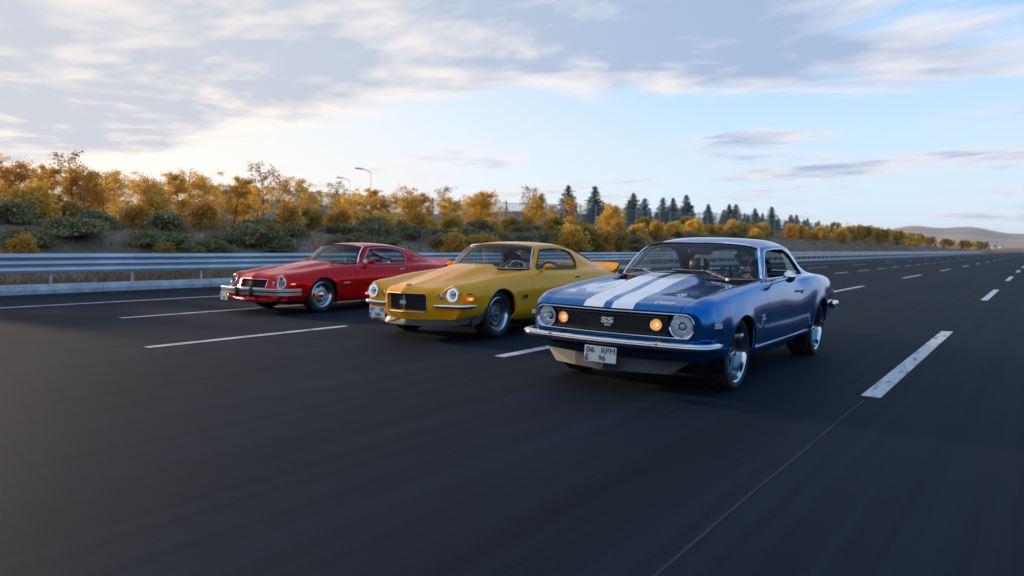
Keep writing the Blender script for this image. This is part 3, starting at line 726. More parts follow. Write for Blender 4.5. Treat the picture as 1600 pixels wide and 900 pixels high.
# ------------------------------------------------------------------ people
def head_mesh(beard=True):
    m = MB(); n, k = 40, 30; P = []; MI = []
    for i in range(k + 1):
        th = math.pi * i / k; row = []
        for j in range(n):
            ph = 2 * math.pi * j / n; x = math.sin(th) * math.sin(ph); y = -math.sin(th) * math.cos(ph); z = math.cos(th)
            w = .076; d = .098; h = .122
            if z < 0: w *= 1 - .34 * (-z) ** 1.6; d *= 1 - .16 * (-z) ** 2
            if z < 0 and y > 0: d *= 1 - .35 * (-z)
            X, Y, Z = x * w, y * d, z * h
            if y < 0:
                fr = max(0, -y) ** 3
                Y -= .024 * fr * math.exp(-((x) / .13) ** 2) * math.exp(-((z + .22) / .16) ** 2) * (1.35 if z < -.2 else 1)      # nose
                Y += .013 * fr * (math.exp(-((abs(x) - .36) / .17) ** 2) * math.exp(-((z - .03) / .11) ** 2))                       # eye sockets
                Y -= .006 * fr * math.exp(-((z - .17) / .09) ** 2)                                                                 # brow
                Y -= .007 * fr * math.exp(-(x / .3) ** 2) * (math.exp(-((z + .47) / .05) ** 2) + math.exp(-((z + .58) / .05) ** 2))  # lips
                Y -= .012 * fr * math.exp(-(x / .35) ** 2) * math.exp(-((z + .86) / .12) ** 2)                                      # chin
            row.append((X, Y, Z))
        P.append(row)
    v = [p for r in P for p in r]; f = []; mi = []
    for i in range(k):
        for j in range(n):
            j2 = (j + 1) % n; f.append((i * n + j, i * n + j2, (i + 1) * n + j2, (i + 1) * n + j))
            z = math.cos(math.pi * (i + .5) / k); y = -math.cos(2 * math.pi * (j + .5) / n)
            b = beard and z < -.28 and y < .12 and not (z > -.62 and abs(math.sin(2 * math.pi * (j + .5) / n)) < .33 and z > -.44)
            mi.append(1 if b else 0)
    m.v = v; m.f = f; m.m = mi
    for sx in (-1, 1):
        e = MB(); e.lathe([(.001, .010), (.012, .012), (.017, .004), (.015, -.008)], axis='X', n=12, flip=sx); e.v = [(p[0] + sx * .074, p[1] * .8 + .012, p[2] * 1.6 - .012) for p in e.v]; m.add(e.v, e.f, 0)
    return m
def person(name, label, parent_car, hip, head_turn, head_tilt, shirt, wheel_c, glasses=False, beard=True, arms=True, lean=.35, cat='person'):
    root = empty(name, (0, 0, 0)); tag(root, label, cat, )
    Mx = parent_car.matrix_world_safe
    root.matrix_world = Mx @ Matrix.Translation(hip)
    # local: -y forwards
    S = {}
    pts = {'pelvis': (0, 0, .02, .14), 'waist': (0, lean * .18, .20, .125), 'chest': (0, lean * .36, .40, .15), 'collar': (0, lean * .46, .50, .10), 'neck0': (0, lean * .47, .555, .054), 'neck1': (0, lean * .45, .62, .052),
           'shL': (.175, lean * .44, .475, .072), 'shR': (-.175, lean * .44, .475, .072), 'elL': (.25, -.10, .28, .045), 'elR': (-.25, -.10, .28, .045)}
    wc = Vector(wheel_c) - Vector(hip); hl = wc + Vector((.17, .02, .05)); hr = wc + Vector((-.17, .02, .05))
    pts['waL'] = (*hl, .028); pts['waR'] = (*hr, .028); pts['haL'] = (hl.x - .02, hl.y - .06, hl.z + .03, .035); pts['haR'] = (hr.x + .02, hr.y - .06, hr.z + .03, .035)
    pts['hipL'] = (.09, -.03, .02, .095); pts['hipR'] = (-.09, -.03, .02, .095); pts['knL'] = (.13, -.42, .12, .065); pts['knR'] = (-.13, -.42, .12, .065); pts['anL'] = (.12, -.72, -.10, .042); pts['anR'] = (-.12, -.72, -.10, .042); pts['toL'] = (.12, -.88, -.06, .035); pts['toR'] = (-.12, -.88, -.06, .035)
    names = list(pts); ed = [('pelvis', 'waist'), ('waist', 'chest'), ('chest', 'collar'), ('collar', 'neck0'), ('neck0', 'neck1'), ('chest', 'shL'), ('chest', 'shR'), ('shL', 'elL'), ('shR', 'elR'), ('elL', 'waL'), ('elR', 'waR'), ('waL', 'haL'), ('waR', 'haR'),
                             ('pelvis', 'hipL'), ('pelvis', 'hipR'), ('hipL', 'knL'), ('hipR', 'knR'), ('knL', 'anL'), ('knR', 'anR'), ('anL', 'toL'), ('anR', 'toR')]
    me = bpy.data.meshes.new('sk'); me.from_pydata([pts[n][:3] for n in names], [(names.index(a), names.index(b)) for a, b in ed], []); o = bpy.data.objects.new('sk', me); COL.objects.link(o)
    md = o.modifiers.new('s', 'SKIN'); o.modifiers.new('d', 'SUBSURF').levels = 2
    for i, n in enumerate(names): me.skin_vertices[0].data[i].radius = (pts[n][3], pts[n][3] * (.72 if n in ('chest', 'waist', 'pelvis') else 1)); me.skin_vertices[0].data[i].use_root = (n == 'pelvis')
    bpy.context.view_layer.update(); bm_ = bpy.data.meshes.new_from_object(o.evaluated_get(bpy.context.evaluated_depsgraph_get())); bpy.data.objects.remove(o)
    m = MB(); v = [p.co[:] for p in bm_.vertices]; f = [tuple(p.vertices) for p in bm_.polygons]
    mi = []
    for q in f:
        c = np.mean([v[i] for i in q], 0); sk = c[2] > .545 or min((Vector(c) - hl).length, (Vector(c) - hr).length) < .12; mi.append(0 if sk else 2)
    m.v = v; m.f = f; m.m = mi
    for wv, sg in ((hl, 1), (hr, -1)):
        for q in range(5):
            if q == 4: b = wv + Vector((-sg * .035, -.02, .01)); pth = [b, b + Vector((-sg * .02, -.03, .015)), b + Vector((-sg * .015, -.055, .012))]
            else: b = wv + Vector((sg * (.018 - .013 * q) - .0, -.075, .045 - .004 * q)); L_ = (.9, 1, .95, .78)[q]; pth = [b, b + Vector((0, -.035 * L_, -.004)), b + Vector((0, -.045 * L_, -.03 * L_)), b + Vector((0, -.025 * L_, -.05 * L_))]
            m.tube(pth, .0088, 0, 7)
    H = Matrix.Translation(Vector(pts['neck1'][:3]) + Vector((0, -.012, .095))) @ Euler((head_tilt, 0, head_turn)).to_matrix().to_4x4()
    hm = head_mesh(beard); hm.xf(H); m.add(hm.v, hm.f, 0); m.m[-len(hm.f):] = [(1 if q else 0) for q in hm.m]
    m.build('body', ['skin', 'beard', shirt], root, 60, fix=False)
    # hair: a cap with an uneven fringe line
    h = MB(); n, k = 40, 16; P = []
    for i in range(k + 1):
        row = []
        for j in range(n):
            ph = 2 * math.pi * j / n; front = -math.cos(ph); lim = 1.02 if front < -.55 else (1.02 + .75 * min(1, (front + .55) / .9)); lim += .05 * math.sin(9 * ph) + .03 * math.sin(17 * ph + 1)
            th = lim * (i / k) if lim > .1 else .1; x = math.sin(th) * math.sin(ph); y = -math.sin(th) * math.cos(ph) ; z = math.cos(th); g = 1.10 + .03 * math.sin(7 * ph + 5 * th) + .05 * math.cos(th)
            row.append((x * .078 * g, y * .100 * g, z * .122 * g))
        P.append(row)
    h.v = [p for r in P for p in r]; h.f = [(i * n + j, i * n + (j + 1) % n, (i + 1) * n + (j + 1) % n, (i + 1) * n + j) for i in range(k) for j in range(n)]; h.m = [0] * len(h.f)
    h.xf(H); h.build('hair', 'hair', root, 60)
    if glasses:
        g = MB()
        for sx in (-1, 1):
            e = MB(); e.lathe([(.001, -.004), (.02, -.003), (.029, 0), (.031, .003), (.028, .004)], axis='Y', n=20); g.add([(p[0] * 1.05 + sx * .033, p[1] - .098 + .004 * abs(p[0]) / .03, p[2] * .78 + .006) for p in e.v], e.f)
            g.tube([(sx * .062, -.094, .012), (sx * .078, -.05, .014), (sx * .082, .015, .006)], .0035, 0, 6)
        g.tube([(-.01, -.104, .01), (.01, -.104, .01)], .003, 0, 6); g.xf(H); g.build('sunglasses', 'sunglass', root)
    return root

# ------------------------------------------------------------------ blue car: first-generation pony coupe
def blue_face(l, z): 
    al = np.abs(l); return -.875 + .075 * np.clip(al / .8, 0, 1.2) ** 1.5 + .05 * sst(al, .72, .86)
def bulge_b(a, l):
    al = np.abs(l); w = .26 + .05 * sst(a, -.5, .5); return .058 * sst(a, -.62, .42) * (1 - sst(al, w - .045, w + .055)) - .0 * al
WB = 2.745
blue_lines = dict(
    H0=[(-.875, 0, .738), (-.845, 0, .768), (-.74, 0, .803), (-.3, 0, .862), (.2, 0, .912), (.6, 0, .94), (1.1, 0, .955)],
    H1=[(-.875, .24, .738), (-.845, .24, .768), (-.74, .24, .803), (-.3, .24, .861), (.2, .24, .910), (.6, .24, .938), (1.1, .24, .952)],
    H2=[(-.875, .46, .737), (-.845, .46, .767), (-.74, .46, .802), (-.3, .465, .858), (.2, .47, .904), (.6, .47, .928), (1.1, .47, .94)],
    G=[(-.875, .64, .735), (-.845, .645, .764), (-.74, .655, .799), (-.3, .675, .853), (.3, .70, .897), (.62, .705, .912), (1.1, .705, .92)],
    C1=[(-.875, .71, .733), (-.845, .72, .764), (-.74, .73, .806), (-.3, .745, .870), (.3, .76, .922), (.7, .77, .942), (1.1, .775, .944), (1.6, .772, .94), (2.05, .765, .945), (2.3, .76, .962), (2.6, .755, .972), (2.9, .745, .967), (3.3, .735, .935), (3.72, .70, .87)],
    C2=[(-.875, .768, .715), (-.84, .782, .745), (-.74, .80, .785), (-.4, .818, .835), (0, .826, .87), (.5, .826, .905), (.8, .825, .922), (1.5, .825, .92), (2.05, .82, .925), (2.3, .838, .946), (2.6, .852, .95), (3.0, .85, .935), (3.4, .825, .90), (3.72, .77, .845)],
    S1=[(-.875, .798, .67), (-.82, .825, .695), (-.6, .853, .735), (0, .872, .79), (.6, .872, .83), (1.2, .870, .835), (2.05, .868, .84), (2.4, .893, .86), (2.8, .905, .855), (3.2, .893, .835), (3.72, .82, .78)],
    S2=[(-.875, .803, .60), (-.82, .838, .60), (-.7, .866, .60), (-.4, .892, .61), (0, .905, .625), (.6, .905, .64), (2.05, .905, .66), (2.6, .918, .68), (3.2, .905, .67), (3.72, .835, .64)],
    S3=[(-.875, .798, .51), (-.8, .835, .505), (-.6, .868, .50), (0, .897, .48), (.7, .90, .48), (2.05, .90, .49), (2.7, .905, .50), (3.72, .82, .50)],
    R1=[(-.875, .785, .455), (-.6, .858, .41), (0, .875, .36), (.7, .878, .35), (2.05, .878, .35), (3.0, .87, .39), (3.72, .79, .40)],
    R2=[(-.875, .75, .415), (-.6, .79, .34), (0, .81, .27), (.7, .81, .245), (2.05, .81, .245), (3.0, .79, .30), (3.72, .72, .33)],
    Q0=[(1.15, .60, 1.24), (1.25, .618, 1.26), (1.45, .64, 1.283), (1.7, .645, 1.294), (1.95, .644, 1.290), (2.2, .638, 1.262), (2.38, .628, 1.215), (2.6, .615, 1.130), (2.8, .605, 1.045), (3.05, .60, .970), (3.3, .605, .945), (3.72, .60, .895)],
    Q1=[(1.05, .70, 1.09), (1.3, .705, 1.10), (1.7, .708, 1.12), (2.0, .704, 1.12), (2.3, .696, 1.105), (2.6, .682, 1.055), (2.85, .668, .998), (3.05, .67, .968), (3.3, .675, .945), (3.72, .66, .885)],
    O0=[(1.1, 0, 1.308), (1.2, 0, 1.332), (1.4, 0, 1.362), (1.7, 0, 1.374), (2.0, 0, 1.366), (2.3, 0, 1.330), (2.45, 0, 1.296), (2.56, 0, 1.262)],
    O1=[(1.1, .30, 1.302), (1.2, .30, 1.326), (1.4, .30, 1.354), (1.7, .30, 1.366), (2.0, .30, 1.358), (2.3, .30, 1.321), (2.45, .30, 1.287), (2.56, .30, 1.252)],
    O2=[(1.15, .52, 1.280), (1.25, .525, 1.298), (1.4, .53, 1.315), (1.7, .535, 1.338), (2.0, .535, 1.332), (2.3, .528, 1.290), (2.45, .52, 1.248), (2.56, .515, 1.208)],
    D0=[(3.0, 0, .985), (3.4, 0, .965), (3.72, 0, .93)], D1=[(3.0, .4, .98), (3.4, .4, .958), (3.72, .4, .918)])
blue_open = lambda l, z: rrect(l, z, 0, .618, .752, .098, .078)
def blue_stripe(c):
    al = abs(c[1]); return 1 if (.045 < al < .255) or (.268 < al < .276) or (.024 < al < .032) else 0
blue_spec = dict(paint='blue', t0=-.875, face=blue_face, fall=.45, bulge=bulge_b, lines=blue_lines, flares=[(0, .325, .352, .012, .05), (WB, .325, .358, .022, .07)],
    hood_end=.52, hood_mats=['blue', 'stripe'], hood_mi=blue_stripe, ws_base=lambda l: .56 + .36 * (np.abs(l) / .76) ** 2.2, ws_half=.755, ws_z=lambda l: .948 + 0 * l,
    door=(.71, 2.06), tail=3.70, a_pillar=(.90, 1.25), a_fall=1.0,
    window=rounded([(.985, .955), (1.315, 1.236), (1.62, 1.260), (1.92, 1.256), (2.14, 1.205), (2.46, .99), (2.40, .964)], .05), pillar_split=1.5,
    glass_split=lambda sg: ([('vent_window', lambda V: 1.20 + .10 * (V[:, 2] - .95) / .3 - V[:, 0])] + ([('door_window', lambda V: np.minimum(V[:, 0] - 1.215 - .10 * (V[:, 2] - .95) / .3, 1.98 - .1 * (V[:, 2] - .95) / .3 - V[:, 0]))] if sg < 0 else []) + [('quarter_window', lambda V: V[:, 0] - 1.99 + .1 * (V[:, 2] - .95) / .3)]),
    trim='chrome', ws_trim='chrome', roof=(1.2, 2.45), roof_ends=dict(O0=(1.12, 2.55), O1=(1.14, 2.55), O2=(1.205, 2.53), Q0=(1.25, 2.50)),
    rw_base=[(2.98, -.585, .975), (3.02, -.4, .982), (3.05, 0, .985), (3.02, .4, .982), (2.98, .585, .975)], deck0=3.03, face_z=.6, chin=-.0, openings=[blue_open], face_rim=.055)

# a loft line for the sweep of blades etc. on a car: path in plan
def arc(pts, n):
    p = np.array(pts, float); s = np.linspace(0, 1, len(p)); q = np.linspace(0, 1, n); return [tuple(spl(s, p[:, j], q)[i] for j in range(3)) for i in range(n)]
class _Safe: pass
def make_blue():
    c = Car(blue_spec, 'blue_coupe', 'blue muscle coupe with two white bonnet stripes, nearest of the three cars', (-3.006, 6.4206), .002, .010, .0); c.build(); rt = c.root
    F = blue_face
    # grille opening trim, bezels, grille
    loop = []
    for (cx, cz, a0) in ((.674, .638, 0), (-.674, .638, 90), (-.674, .598, 180), (.674, .598, 270)):
        for i in range(9): a = R(a0 + 90 * i / 8); loop.append((cx + .078 * math.cos(a), cz + .078 * math.sin(a)))
    loop = densify(loop, .03); tr = MB(); tr.tube([(x, F(np.array([x]), np.array([z]))[0] - .004, z) for x, z in loop], .0075, 0, 8, closed=True); tr.build('grille_trim', 'chrome', rt)
    g = grille_mesh(rt, None, F, -.53, .53, .556, .684, 96, 12, back=.045, bar=.0032, depth=.016)
    bk = MB(); bk.grid([[(x, F(np.array([x]), np.array([z]))[0] + .06, z) for x in np.linspace(-.76, .76, 41)] for z in np.linspace(.515, .722, 6)]); bk.build('grille_recess', 'matte_black', g)
    for z in (.548, .692):
        b = MB(); b.sweep([(x, F(np.array([x]), np.array([z]))[0] + .012, z) for x in np.linspace(-.545, .545, 31)], [(-.012, -.004), (.012, -.004), (.012, .004), (-.012, .004)]); b.build('grille_moulding', 'chrome', g)
    fr = MB(); fr.sweep([(x, F(np.array([x]), np.array([.62]))[0] + .03, .538) for x in np.linspace(-.56, .56, 21)], [(-.03, -.004), (.03, -.004), (.03, .004), (-.03, .004)]); fr.build('lower_grille_bar', 'black', g)
    fc = F(np.array([0.]), np.array([.62]))[0]
    put_text('SS', .118, .050, frame((.012, fc - .006, .632), (1, 0, 0), (0, 0, 1)), 'badge', g, name='emblem', depth=.006, bold=.035)
    put_text('350', .062, .018, frame((.012, fc - .004, .592), (1, 0, 0), (0, 0, 1)), 'badge', g, name='emblem', depth=.004, bold=.03)
    for sg in (1, -1):
        round_lamp(rt, (sg * .648, -.800, .617), .092, 'headlight', 'head', yaw=sg * .08)
        round_lamp(rt, (sg * .447, -.838, .622), .047, 'parking_light', 'park', yaw=sg * .06)
    # bumper
    path = arc([(-.905, -.57, .462), (-.895, -.70, .462), (-.84, -.83, .462), (-.6, -.905, .462), (0, -.955, .462), (.6, -.905, .462), (.84, -.83, .462), (.895, -.70, .462), (.905, -.57, .462)], 61)
    prof = [(-.03, -.040), (.008, -.042), (.026, -.030), (.034, -.008), (.030, .006), (.036, .014), (.024, .030), (.004, .038), (-.03, .036)]
    sc = [.45 + .55 * sst(min(i, 60 - i), 0, 6) for i in range(61)]
    b = MB(); b.sweep(path, [(x * .95, z * .80) for x, z in prof], scale=sc); bo = b.build('front_bumper', 'chrome', rt, 50)
    for x in (-.5, .5): bb = MB(); bb.box((x, -.86, .475), (.03, .06, .022), bev=.006); bb.build('bumper_bracket', 'black', bo)
    for x in (-.52, .50): bb = MB(); bb.lathe([(.001, -.012), (.011, -.010), (.014, .0)], c=(x, -.956, .480), axis='Y', n=14); bb.build('bumper_bolt', 'chrome', bo)
    # valance under the bumper, with slots
    v = MB(); rows = []
    for z, off in ((.46, .02), (.43, .015), (.395, .045), (.36, .085), (.325, .13), (.30, .17)): rows.append([(x, -.855 + off + .07 * abs(x / .8) ** 2 + .16 * max(0, abs(x) - .62) ** 1.2 * 3, z) for x in np.linspace(-.80, .80, 49)])
    v.grid(rows); vo = v.build('front_valance', 'blue', rt, 60)
    for sg in (-1, 1):
        sl_ = MB(); sl_.sweep([(x, -.826 + .07 * abs(x / .8) ** 2, .392) for x in np.linspace(sg * .22, sg * .60, 9)], [(-.01, -.012), (.01, -.012), (.01, .012), (-.01, .012)]); sl_.build('air_slot', 'matte_black', vo)
    # chin spoiler: a bent V plate
    sp = MB(); T = [(-.70, -.70, .318), (-.35, -.80, .318), (0, -.855, .318), (.35, -.80, .318), (.70, -.70, .318)]; Bt = [(-.545, -.80, .215), (-.3, -.875, .213), (0, -.935, .212), (.3, -.875, .213), (.56, -.80, .215)]
    n_ = 5
    for i in range(4):
        q = [T[i], T[i + 1], Bt[i + 1], Bt[i]]; sp.add(q + [(p[0], p[1] + .012, p[2] + .002) for p in q], [(0, 1, 2, 3), (7, 6, 5, 4), (0, 3, 7, 4), (1, 5, 6, 2), (3, 2, 6, 7), (0, 4, 5, 1)])
    sp.build('chin_spoiler', 'spoiler_grey', rt, 10)
    plate(rt, (.0, -.972, .345), .305, .135, ('06', 'RPM', .42), ('96', .22), tilt=-.05, yaw=.0, red=True)
    # wheels
    for x, y, sg, w in ((.735, 0, 1, .22), (-.735, 0, -1, .22), (.735, WB, 1, .27), (-.735, WB, -1, .27)): wheel(rt, x, y, sg, .327, w, .258, 'blue')
    # wipers, mirror, handles, badges
    zt = .985
    wiper(rt, (.52, .62, .955), (.20, .74, 1.035), (-.10, .70, 1.03), (.32, .74, 1.02)); wiper(rt, (-.20, .60, .965), (-.42, .69, 1.02), (-.62, .80, 1.02), (-.34, .70, 1.025))
    d = c.doors[0]
    m = MB(); m.lathe([(.001, .028), (.03, .024), (.055, .010), (.062, -.012), (.058, -.016), (.001, -.016)], axis='Y', n=28, flip=-1); m.xf(Matrix.Translation((.955, 1.16, .985))); m.tube([(.835, 1.04, .925), (.90, 1.10, .945), (.945, 1.15, .968)], .012, 0, 8); m.box((.833, 1.03, .922), (.02, .035, .008), bev=.006); m.build('side_mirror', 'chrome', d)
    for k, dd in enumerate(c.doors):
        sg = 1 if k == 0 else -1
        h = MB(); h.box((sg * .893, 1.90, .815), (.012, .085, .014), bev=.008); h.lathe([(.001, .012), (.012, .01), (.014, 0)], c=(sg * .885, 1.985, .79), axis='X', n=14, flip=sg); h.build('door_handle', 'chrome', dd)
        kl = MB(); kl.lathe([(.001, .008), (.012, .007), (.014, 0)], c=(sg * .893, 1.985, .72), axis='X', n=14, flip=sg); kl.build('key_lock', 'chrome', dd)
    for k, fn in enumerate(c.fenders):
        sg = 1 if k == 0 else -1
        put_text('SS', .10, .038, frame((sg * .893, -.62, .625), (-sg * -.25, 1 * sg, 0) if sg > 0 else (-.25, -1, 0), (0, 0, 1)), 'badge', fn, name='emblem', depth=.004, bold=.03)
        e = MB(); e.add([(sg * .912, .50, .60), (sg * .912, .60, .60), (sg * .912, .555, .50), (sg * .912, .535, .50), (sg * .905, .49, .605), (sg * .905, .61, .605), (sg * .905, .555, .49), (sg * .905, .535, .49)], [(0, 1, 2, 3), (4, 5, 1, 0), (5, 6, 2, 1), (6, 7, 3, 2), (7, 4, 0, 3)]); e.build('fender_badge', 'chrome', fn, 0)
        put_text('327', .09, .022, frame((sg * .909, .54, .632), (0, sg, 0), (0, 0, 1)), 'badge', fn, name='emblem', depth=.003, bold=.02)
    # hood pins and script
    def on_hood(x, y): 
        V = c.hood.data.vertices; b = min(V, key=lambda p: (p.co.x - x) ** 2 + (p.co.y - y) ** 2 - (p.co.z > .6) * .0); return b.co.z
    for sg in (1, -1):
        z = on_hood(sg * .50, -.48); p = MB(); p.lathe([(.001, .004), (.026, .004), (.028, 0)], c=(sg * .50, -.48, z), axis='Z', n=20); p.lathe([(.001, .018), (.006, .018), (.006, 0)], c=(sg * .50, -.48, z), axis='Z', n=10)
        p.tube([(sg * .50 + .03 * math.cos(a), -.48 + .05 + .045 * math.sin(a), z + .014) for a in np.linspace(0, 2 * math.pi, 16, endpoint=False)], .0035, 0, 5, closed=True); p.tube([(sg * .50 - .045, -.49, z + .012), (sg * .50 + .045, -.465, z + .012)], .004, 0, 5); p.build('hood_pin', 'chrome', c.hood)
    z = on_hood(.47, -.74); put_text('Camaro', .175, .040, frame((.475, -.735, z + .005), (1, .03, .0), (0, .93, .33)), 'badge', c.hood, name='script_badge', depth=.003, bold=.012, shear=.45)
    z2 = on_hood(.50, -.77); put_text('by Chevrolet', .10, .012, frame((.505, -.785, z2 + .004), (1, .03, 0), (0, .9, .4)), 'badge', c.hood, name='script_badge', depth=.002, shear=.3)
    for sg in (1, -1):
        m = MB(); m.sweep([(sg * .882, y, .338) for y in np.linspace(.42, 2.36, 12)], [(-.006, -.006), (.006, -.006), (.006, .006), (-.006, .006)]); m.build('rocker_moulding', 'chrome', rt)
    # rear bumper, tail lights
    path = arc([(-.90, 3.42, .55), (-.875, 3.62, .55), (-.80, 3.74, .55), (0, 3.80, .55), (.80, 3.74, .55), (.875, 3.62, .55), (.90, 3.42, .55)], 41); b = MB(); b.sweep(path, [(.02, -.05), (-.02, -.05), (-.034, 0), (-.02, .05), (.02, .05)], scale=[.6 + .4 * sst(min(i, 40 - i), 0, 4) for i in range(41)]); b.build('rear_bumper', 'chrome', rt)
    for sg in (1, -1):
        m = MB(); m.box((sg * .55, 3.735, .72), (.20, .015, .07), bev=.01); m.build('tail_light', 'orange_marker', rt)
        m = MB(); m.box((sg * .888, 3.43, .735), (.008, .035, .025), bev=.006); m.build('side_marker', 'plate_red', rt)
    # cabin
    m = MB(); m.box((0, .93, .86), (.70, .13, .09), bev=.04); m.box((.37, 1.0, .93), (.20, .08, .035), bev=.02); m.box((0, .86, .905), (.66, .10, .015), bev=.01); m.build('dashboard', 'interior', rt)
    seat(rt, .37, 1.72, .38, 'vinyl', head=True, hb=.46); seat(rt, -.37, 1.72, .38, 'vinyl', head=True, hb=.46)
    s_ = MB(); s_.box((0, 2.42, .52), (.60, .25, .11), bev=.05); s_.box((0, 2.66, .72), (.60, .09, .19), bev=.05, rot=Euler((-.3, 0, 0)).to_matrix()); s_.build('rear_bench', 'vinyl', rt)
    m = MB(); m.box((0, 2.86, .935), (.60, .16, .008)); m.build('parcel_shelf', 'interior', rt)
    RFm = c.RF.copy(); RFm[:, :, 2] -= .03; RFm[:, :, 1] *= .97; hd = MB(); hd.grid([[(p[1], p[0], p[2]) for p in r[::2]] for r in RFm[1::2]]); hd.build('headliner', 'interior', rt)
    steering(rt, (.37, 1.20, .90), tilt=-R(64)); 
    m = MB(); m.box((0, 0, 0), (.125, .012, .034), bev=.012); mo = m.build('rear_view_mirror', 'black', rt); mo.location = (.0, 1.20, 1.215); mo.rotation_euler = (-.1, 0, .25)
    g = MB(); g.box((0, .011, 0), (.118, .003, .028)); g.build('mirror_glass', 'chrome', mo); b = MB(); b.tube([(0, -.005, .02), (0, -.05, .10)], .007); b.build('mirror_stem', 'chrome', mo)
    return c

# ------------------------------------------------------------------ yellow and red cars: second-generation coupes
WB2 = 2.743
def face_y(l, z):
    al = np.abs(l); sn = (.082 + .088 * np.clip(1 - al / .37, 0, 1)) * (1 - sst(al, .37, .475))
    lo = np.clip(.46 - z, 0, 1); return -.80 - sn * (1 - .25 * sst(lo, .02, .2)) + .9 * lo ** 2 + .10 * sst(al, .74, .90) + .012 * sst(al, .47, .6) * (1 - sst(al, .6, .7))
def face_r(l, z):
    al = np.abs(l); sn = (.05 + .075 * np.clip(1 - al / .40, 0, 1)) * (1 - sst(al, .40, .52))
    return -.79 - sn + .40 * (z - .56) * (1 - sst(al, .8, .9)) + .11 * sst(al, .72, .90)
def bulge_y(a, l):
    al = np.abs(l); w = .30 + .08 * sst(a, -.6, .6); return .085 * sst(a, -.75, .55) * (1 - sst(al, w - .06, w + .05)) + .012 * (1 - sst(al, 0, .10)) * (1 - sst(a, -.5, .4))
def bulge_r(a, l):
    al = np.abs(l); w = .20 + .20 * sst(a, -.8, .5); return .055 * sst(a, -.85, .45) * (1 - sst(al, w - .07, w + .05)) + .014 * (1 - sst(al, 0, .12)) * (1 - sst(a, -.5, .4))
def second_lines(dz=0.0, nose=0.0):
    L = dict(
        H0=[(-.80, 0, .628), (-.775, 0, .668), (-.73, 0, .700), (-.6, 0, .732), (-.3, 0, .785), (.2, 0, .865), (.7, 0, .912), (1.1, 0, .93)],
        H1=[(-.80, .20, .626), (-.775, .20, .663), (-.73, .20, .694), (-.6, .20, .725), (-.3, .20, .779), (.2, .21, .86), (.7, .22, .909), (1.1, .22, .926)],
        H2=[(-.80, .37, .622), (-.775, .375, .655), (-.73, .38, .683), (-.6, .39, .712), (-.3, .42, .768), (.2, .45, .85), (.7, .47, .90), (1.1, .47, .915)],
        G=[(-.80, .475, .600), (-.775, .48, .640), (-.72, .49, .672), (-.5, .54, .718), (0, .62, .80), (.5, .675, .868), (.8, .69, .893), (1.1, .69, .905)],
        C1=[(-.80, .60, .690), (-.775, .605, .715), (-.72, .62, .735), (-.5, .655, .765), (0, .71, .832), (.5, .745, .882), (.8, .76, .903), (1.1, .768, .908), (1.6, .768, .900), (2.2, .765, .893), (2.5, .76, .905), (2.8, .75, .912), (3.1, .74, .905), (3.4, .73, .885), (3.8, .71, .845)],
        C2=[(-.80, .70, .722), (-.775, .71, .742), (-.70, .735, .757), (-.4, .775, .785), (0, .805, .832), (.5, .82, .868), (.8, .822, .882), (1.5, .825, .880), (2.2, .828, .872), (2.6, .845, .875), (3.0, .85, .868), (3.4, .83, .845), (3.8, .78, .80)],
        S1=[(-.80, .795, .672), (-.75, .815, .685), (-.5, .855, .705), (0, .885, .748), (.7, .888, .78), (1.5, .888, .79), (2.3, .892, .79), (2.8, .91, .79), (3.3, .89, .77), (3.8, .82, .73)],
        S2=[(-.80, .835, .595), (-.75, .856, .60), (-.4, .905, .615), (0, .928, .632), (.7, .93, .645), (1.5, .928, .65), (2.3, .928, .655), (2.8, .938, .655), (3.3, .91, .64), (3.8, .835, .61)],
        S3=[(-.80, .825, .49), (-.6, .872, .485), (0, .912, .475), (.7, .912, .47), (1.5, .908, .47), (2.3, .908, .475), (2.8, .912, .48), (3.3, .89, .48), (3.8, .82, .48)],
        R1=[(-.80, .79, .385), (-.5, .85, .36), (0, .885, .33), (.7, .888, .315), (2.3, .885, .315), (3.0, .875, .35), (3.8, .79, .38)],
        R2=[(-.80, .72, .30), (-.5, .77, .27), (0, .80, .235), (.7, .80, .215), (2.3, .80, .215), (3.0, .79, .26), (3.8, .72, .31)],
        Q0=[(1.2, .575, 1.228), (1.3, .60, 1.247), (1.5, .625, 1.268), (1.8, .635, 1.270), (2.1, .632, 1.247), (2.45, .618, 1.185), (2.8, .605, 1.095), (3.1, .60, 1.005), (3.3, .605, .950), (3.5, .615, .918), (3.8, .61, .885)],
        Q1=[(1.1, .685, 1.07), (1.4, .70, 1.09), (1.8, .71, 1.09), (2.2, .705, 1.08), (2.5, .695, 1.05), (2.8, .68, 1.005), (3.1, .67, .952), (3.3, .668, .925), (3.5, .668, .905), (3.8, .66, .87)],
        O0=[(1.12, 0, 1.278), (1.22, 0, 1.298), (1.45, 0, 1.318), (1.8, 0, 1.324), (2.2, 0, 1.292), (2.5, 0, 1.235)],
        O1=[(1.14, .30, 1.273), (1.24, .30, 1.291), (1.45, .30, 1.311), (1.8, .30, 1.317), (2.2, .30, 1.285), (2.5, .30, 1.227)],
        O2=[(1.2, .50, 1.255), (1.28, .505, 1.272), (1.45, .515, 1.289), (1.8, .525, 1.294), (2.2, .52, 1.262), (2.5, .51, 1.205)],
        D0=[(3.2, 0, .955), (3.5, 0, .935), (3.8, 0, .905)], D1=[(3.2, .4, .950), (3.5, .4, .93), (3.8, .4, .90)])
    return L
win2 = rounded([(1.10, .920), (1.36, 1.205), (1.70, 1.222), (2.02, 1.208), (2.26, 1.160), (2.34, 1.02), (2.335, .908), (1.8, .912)], .05)
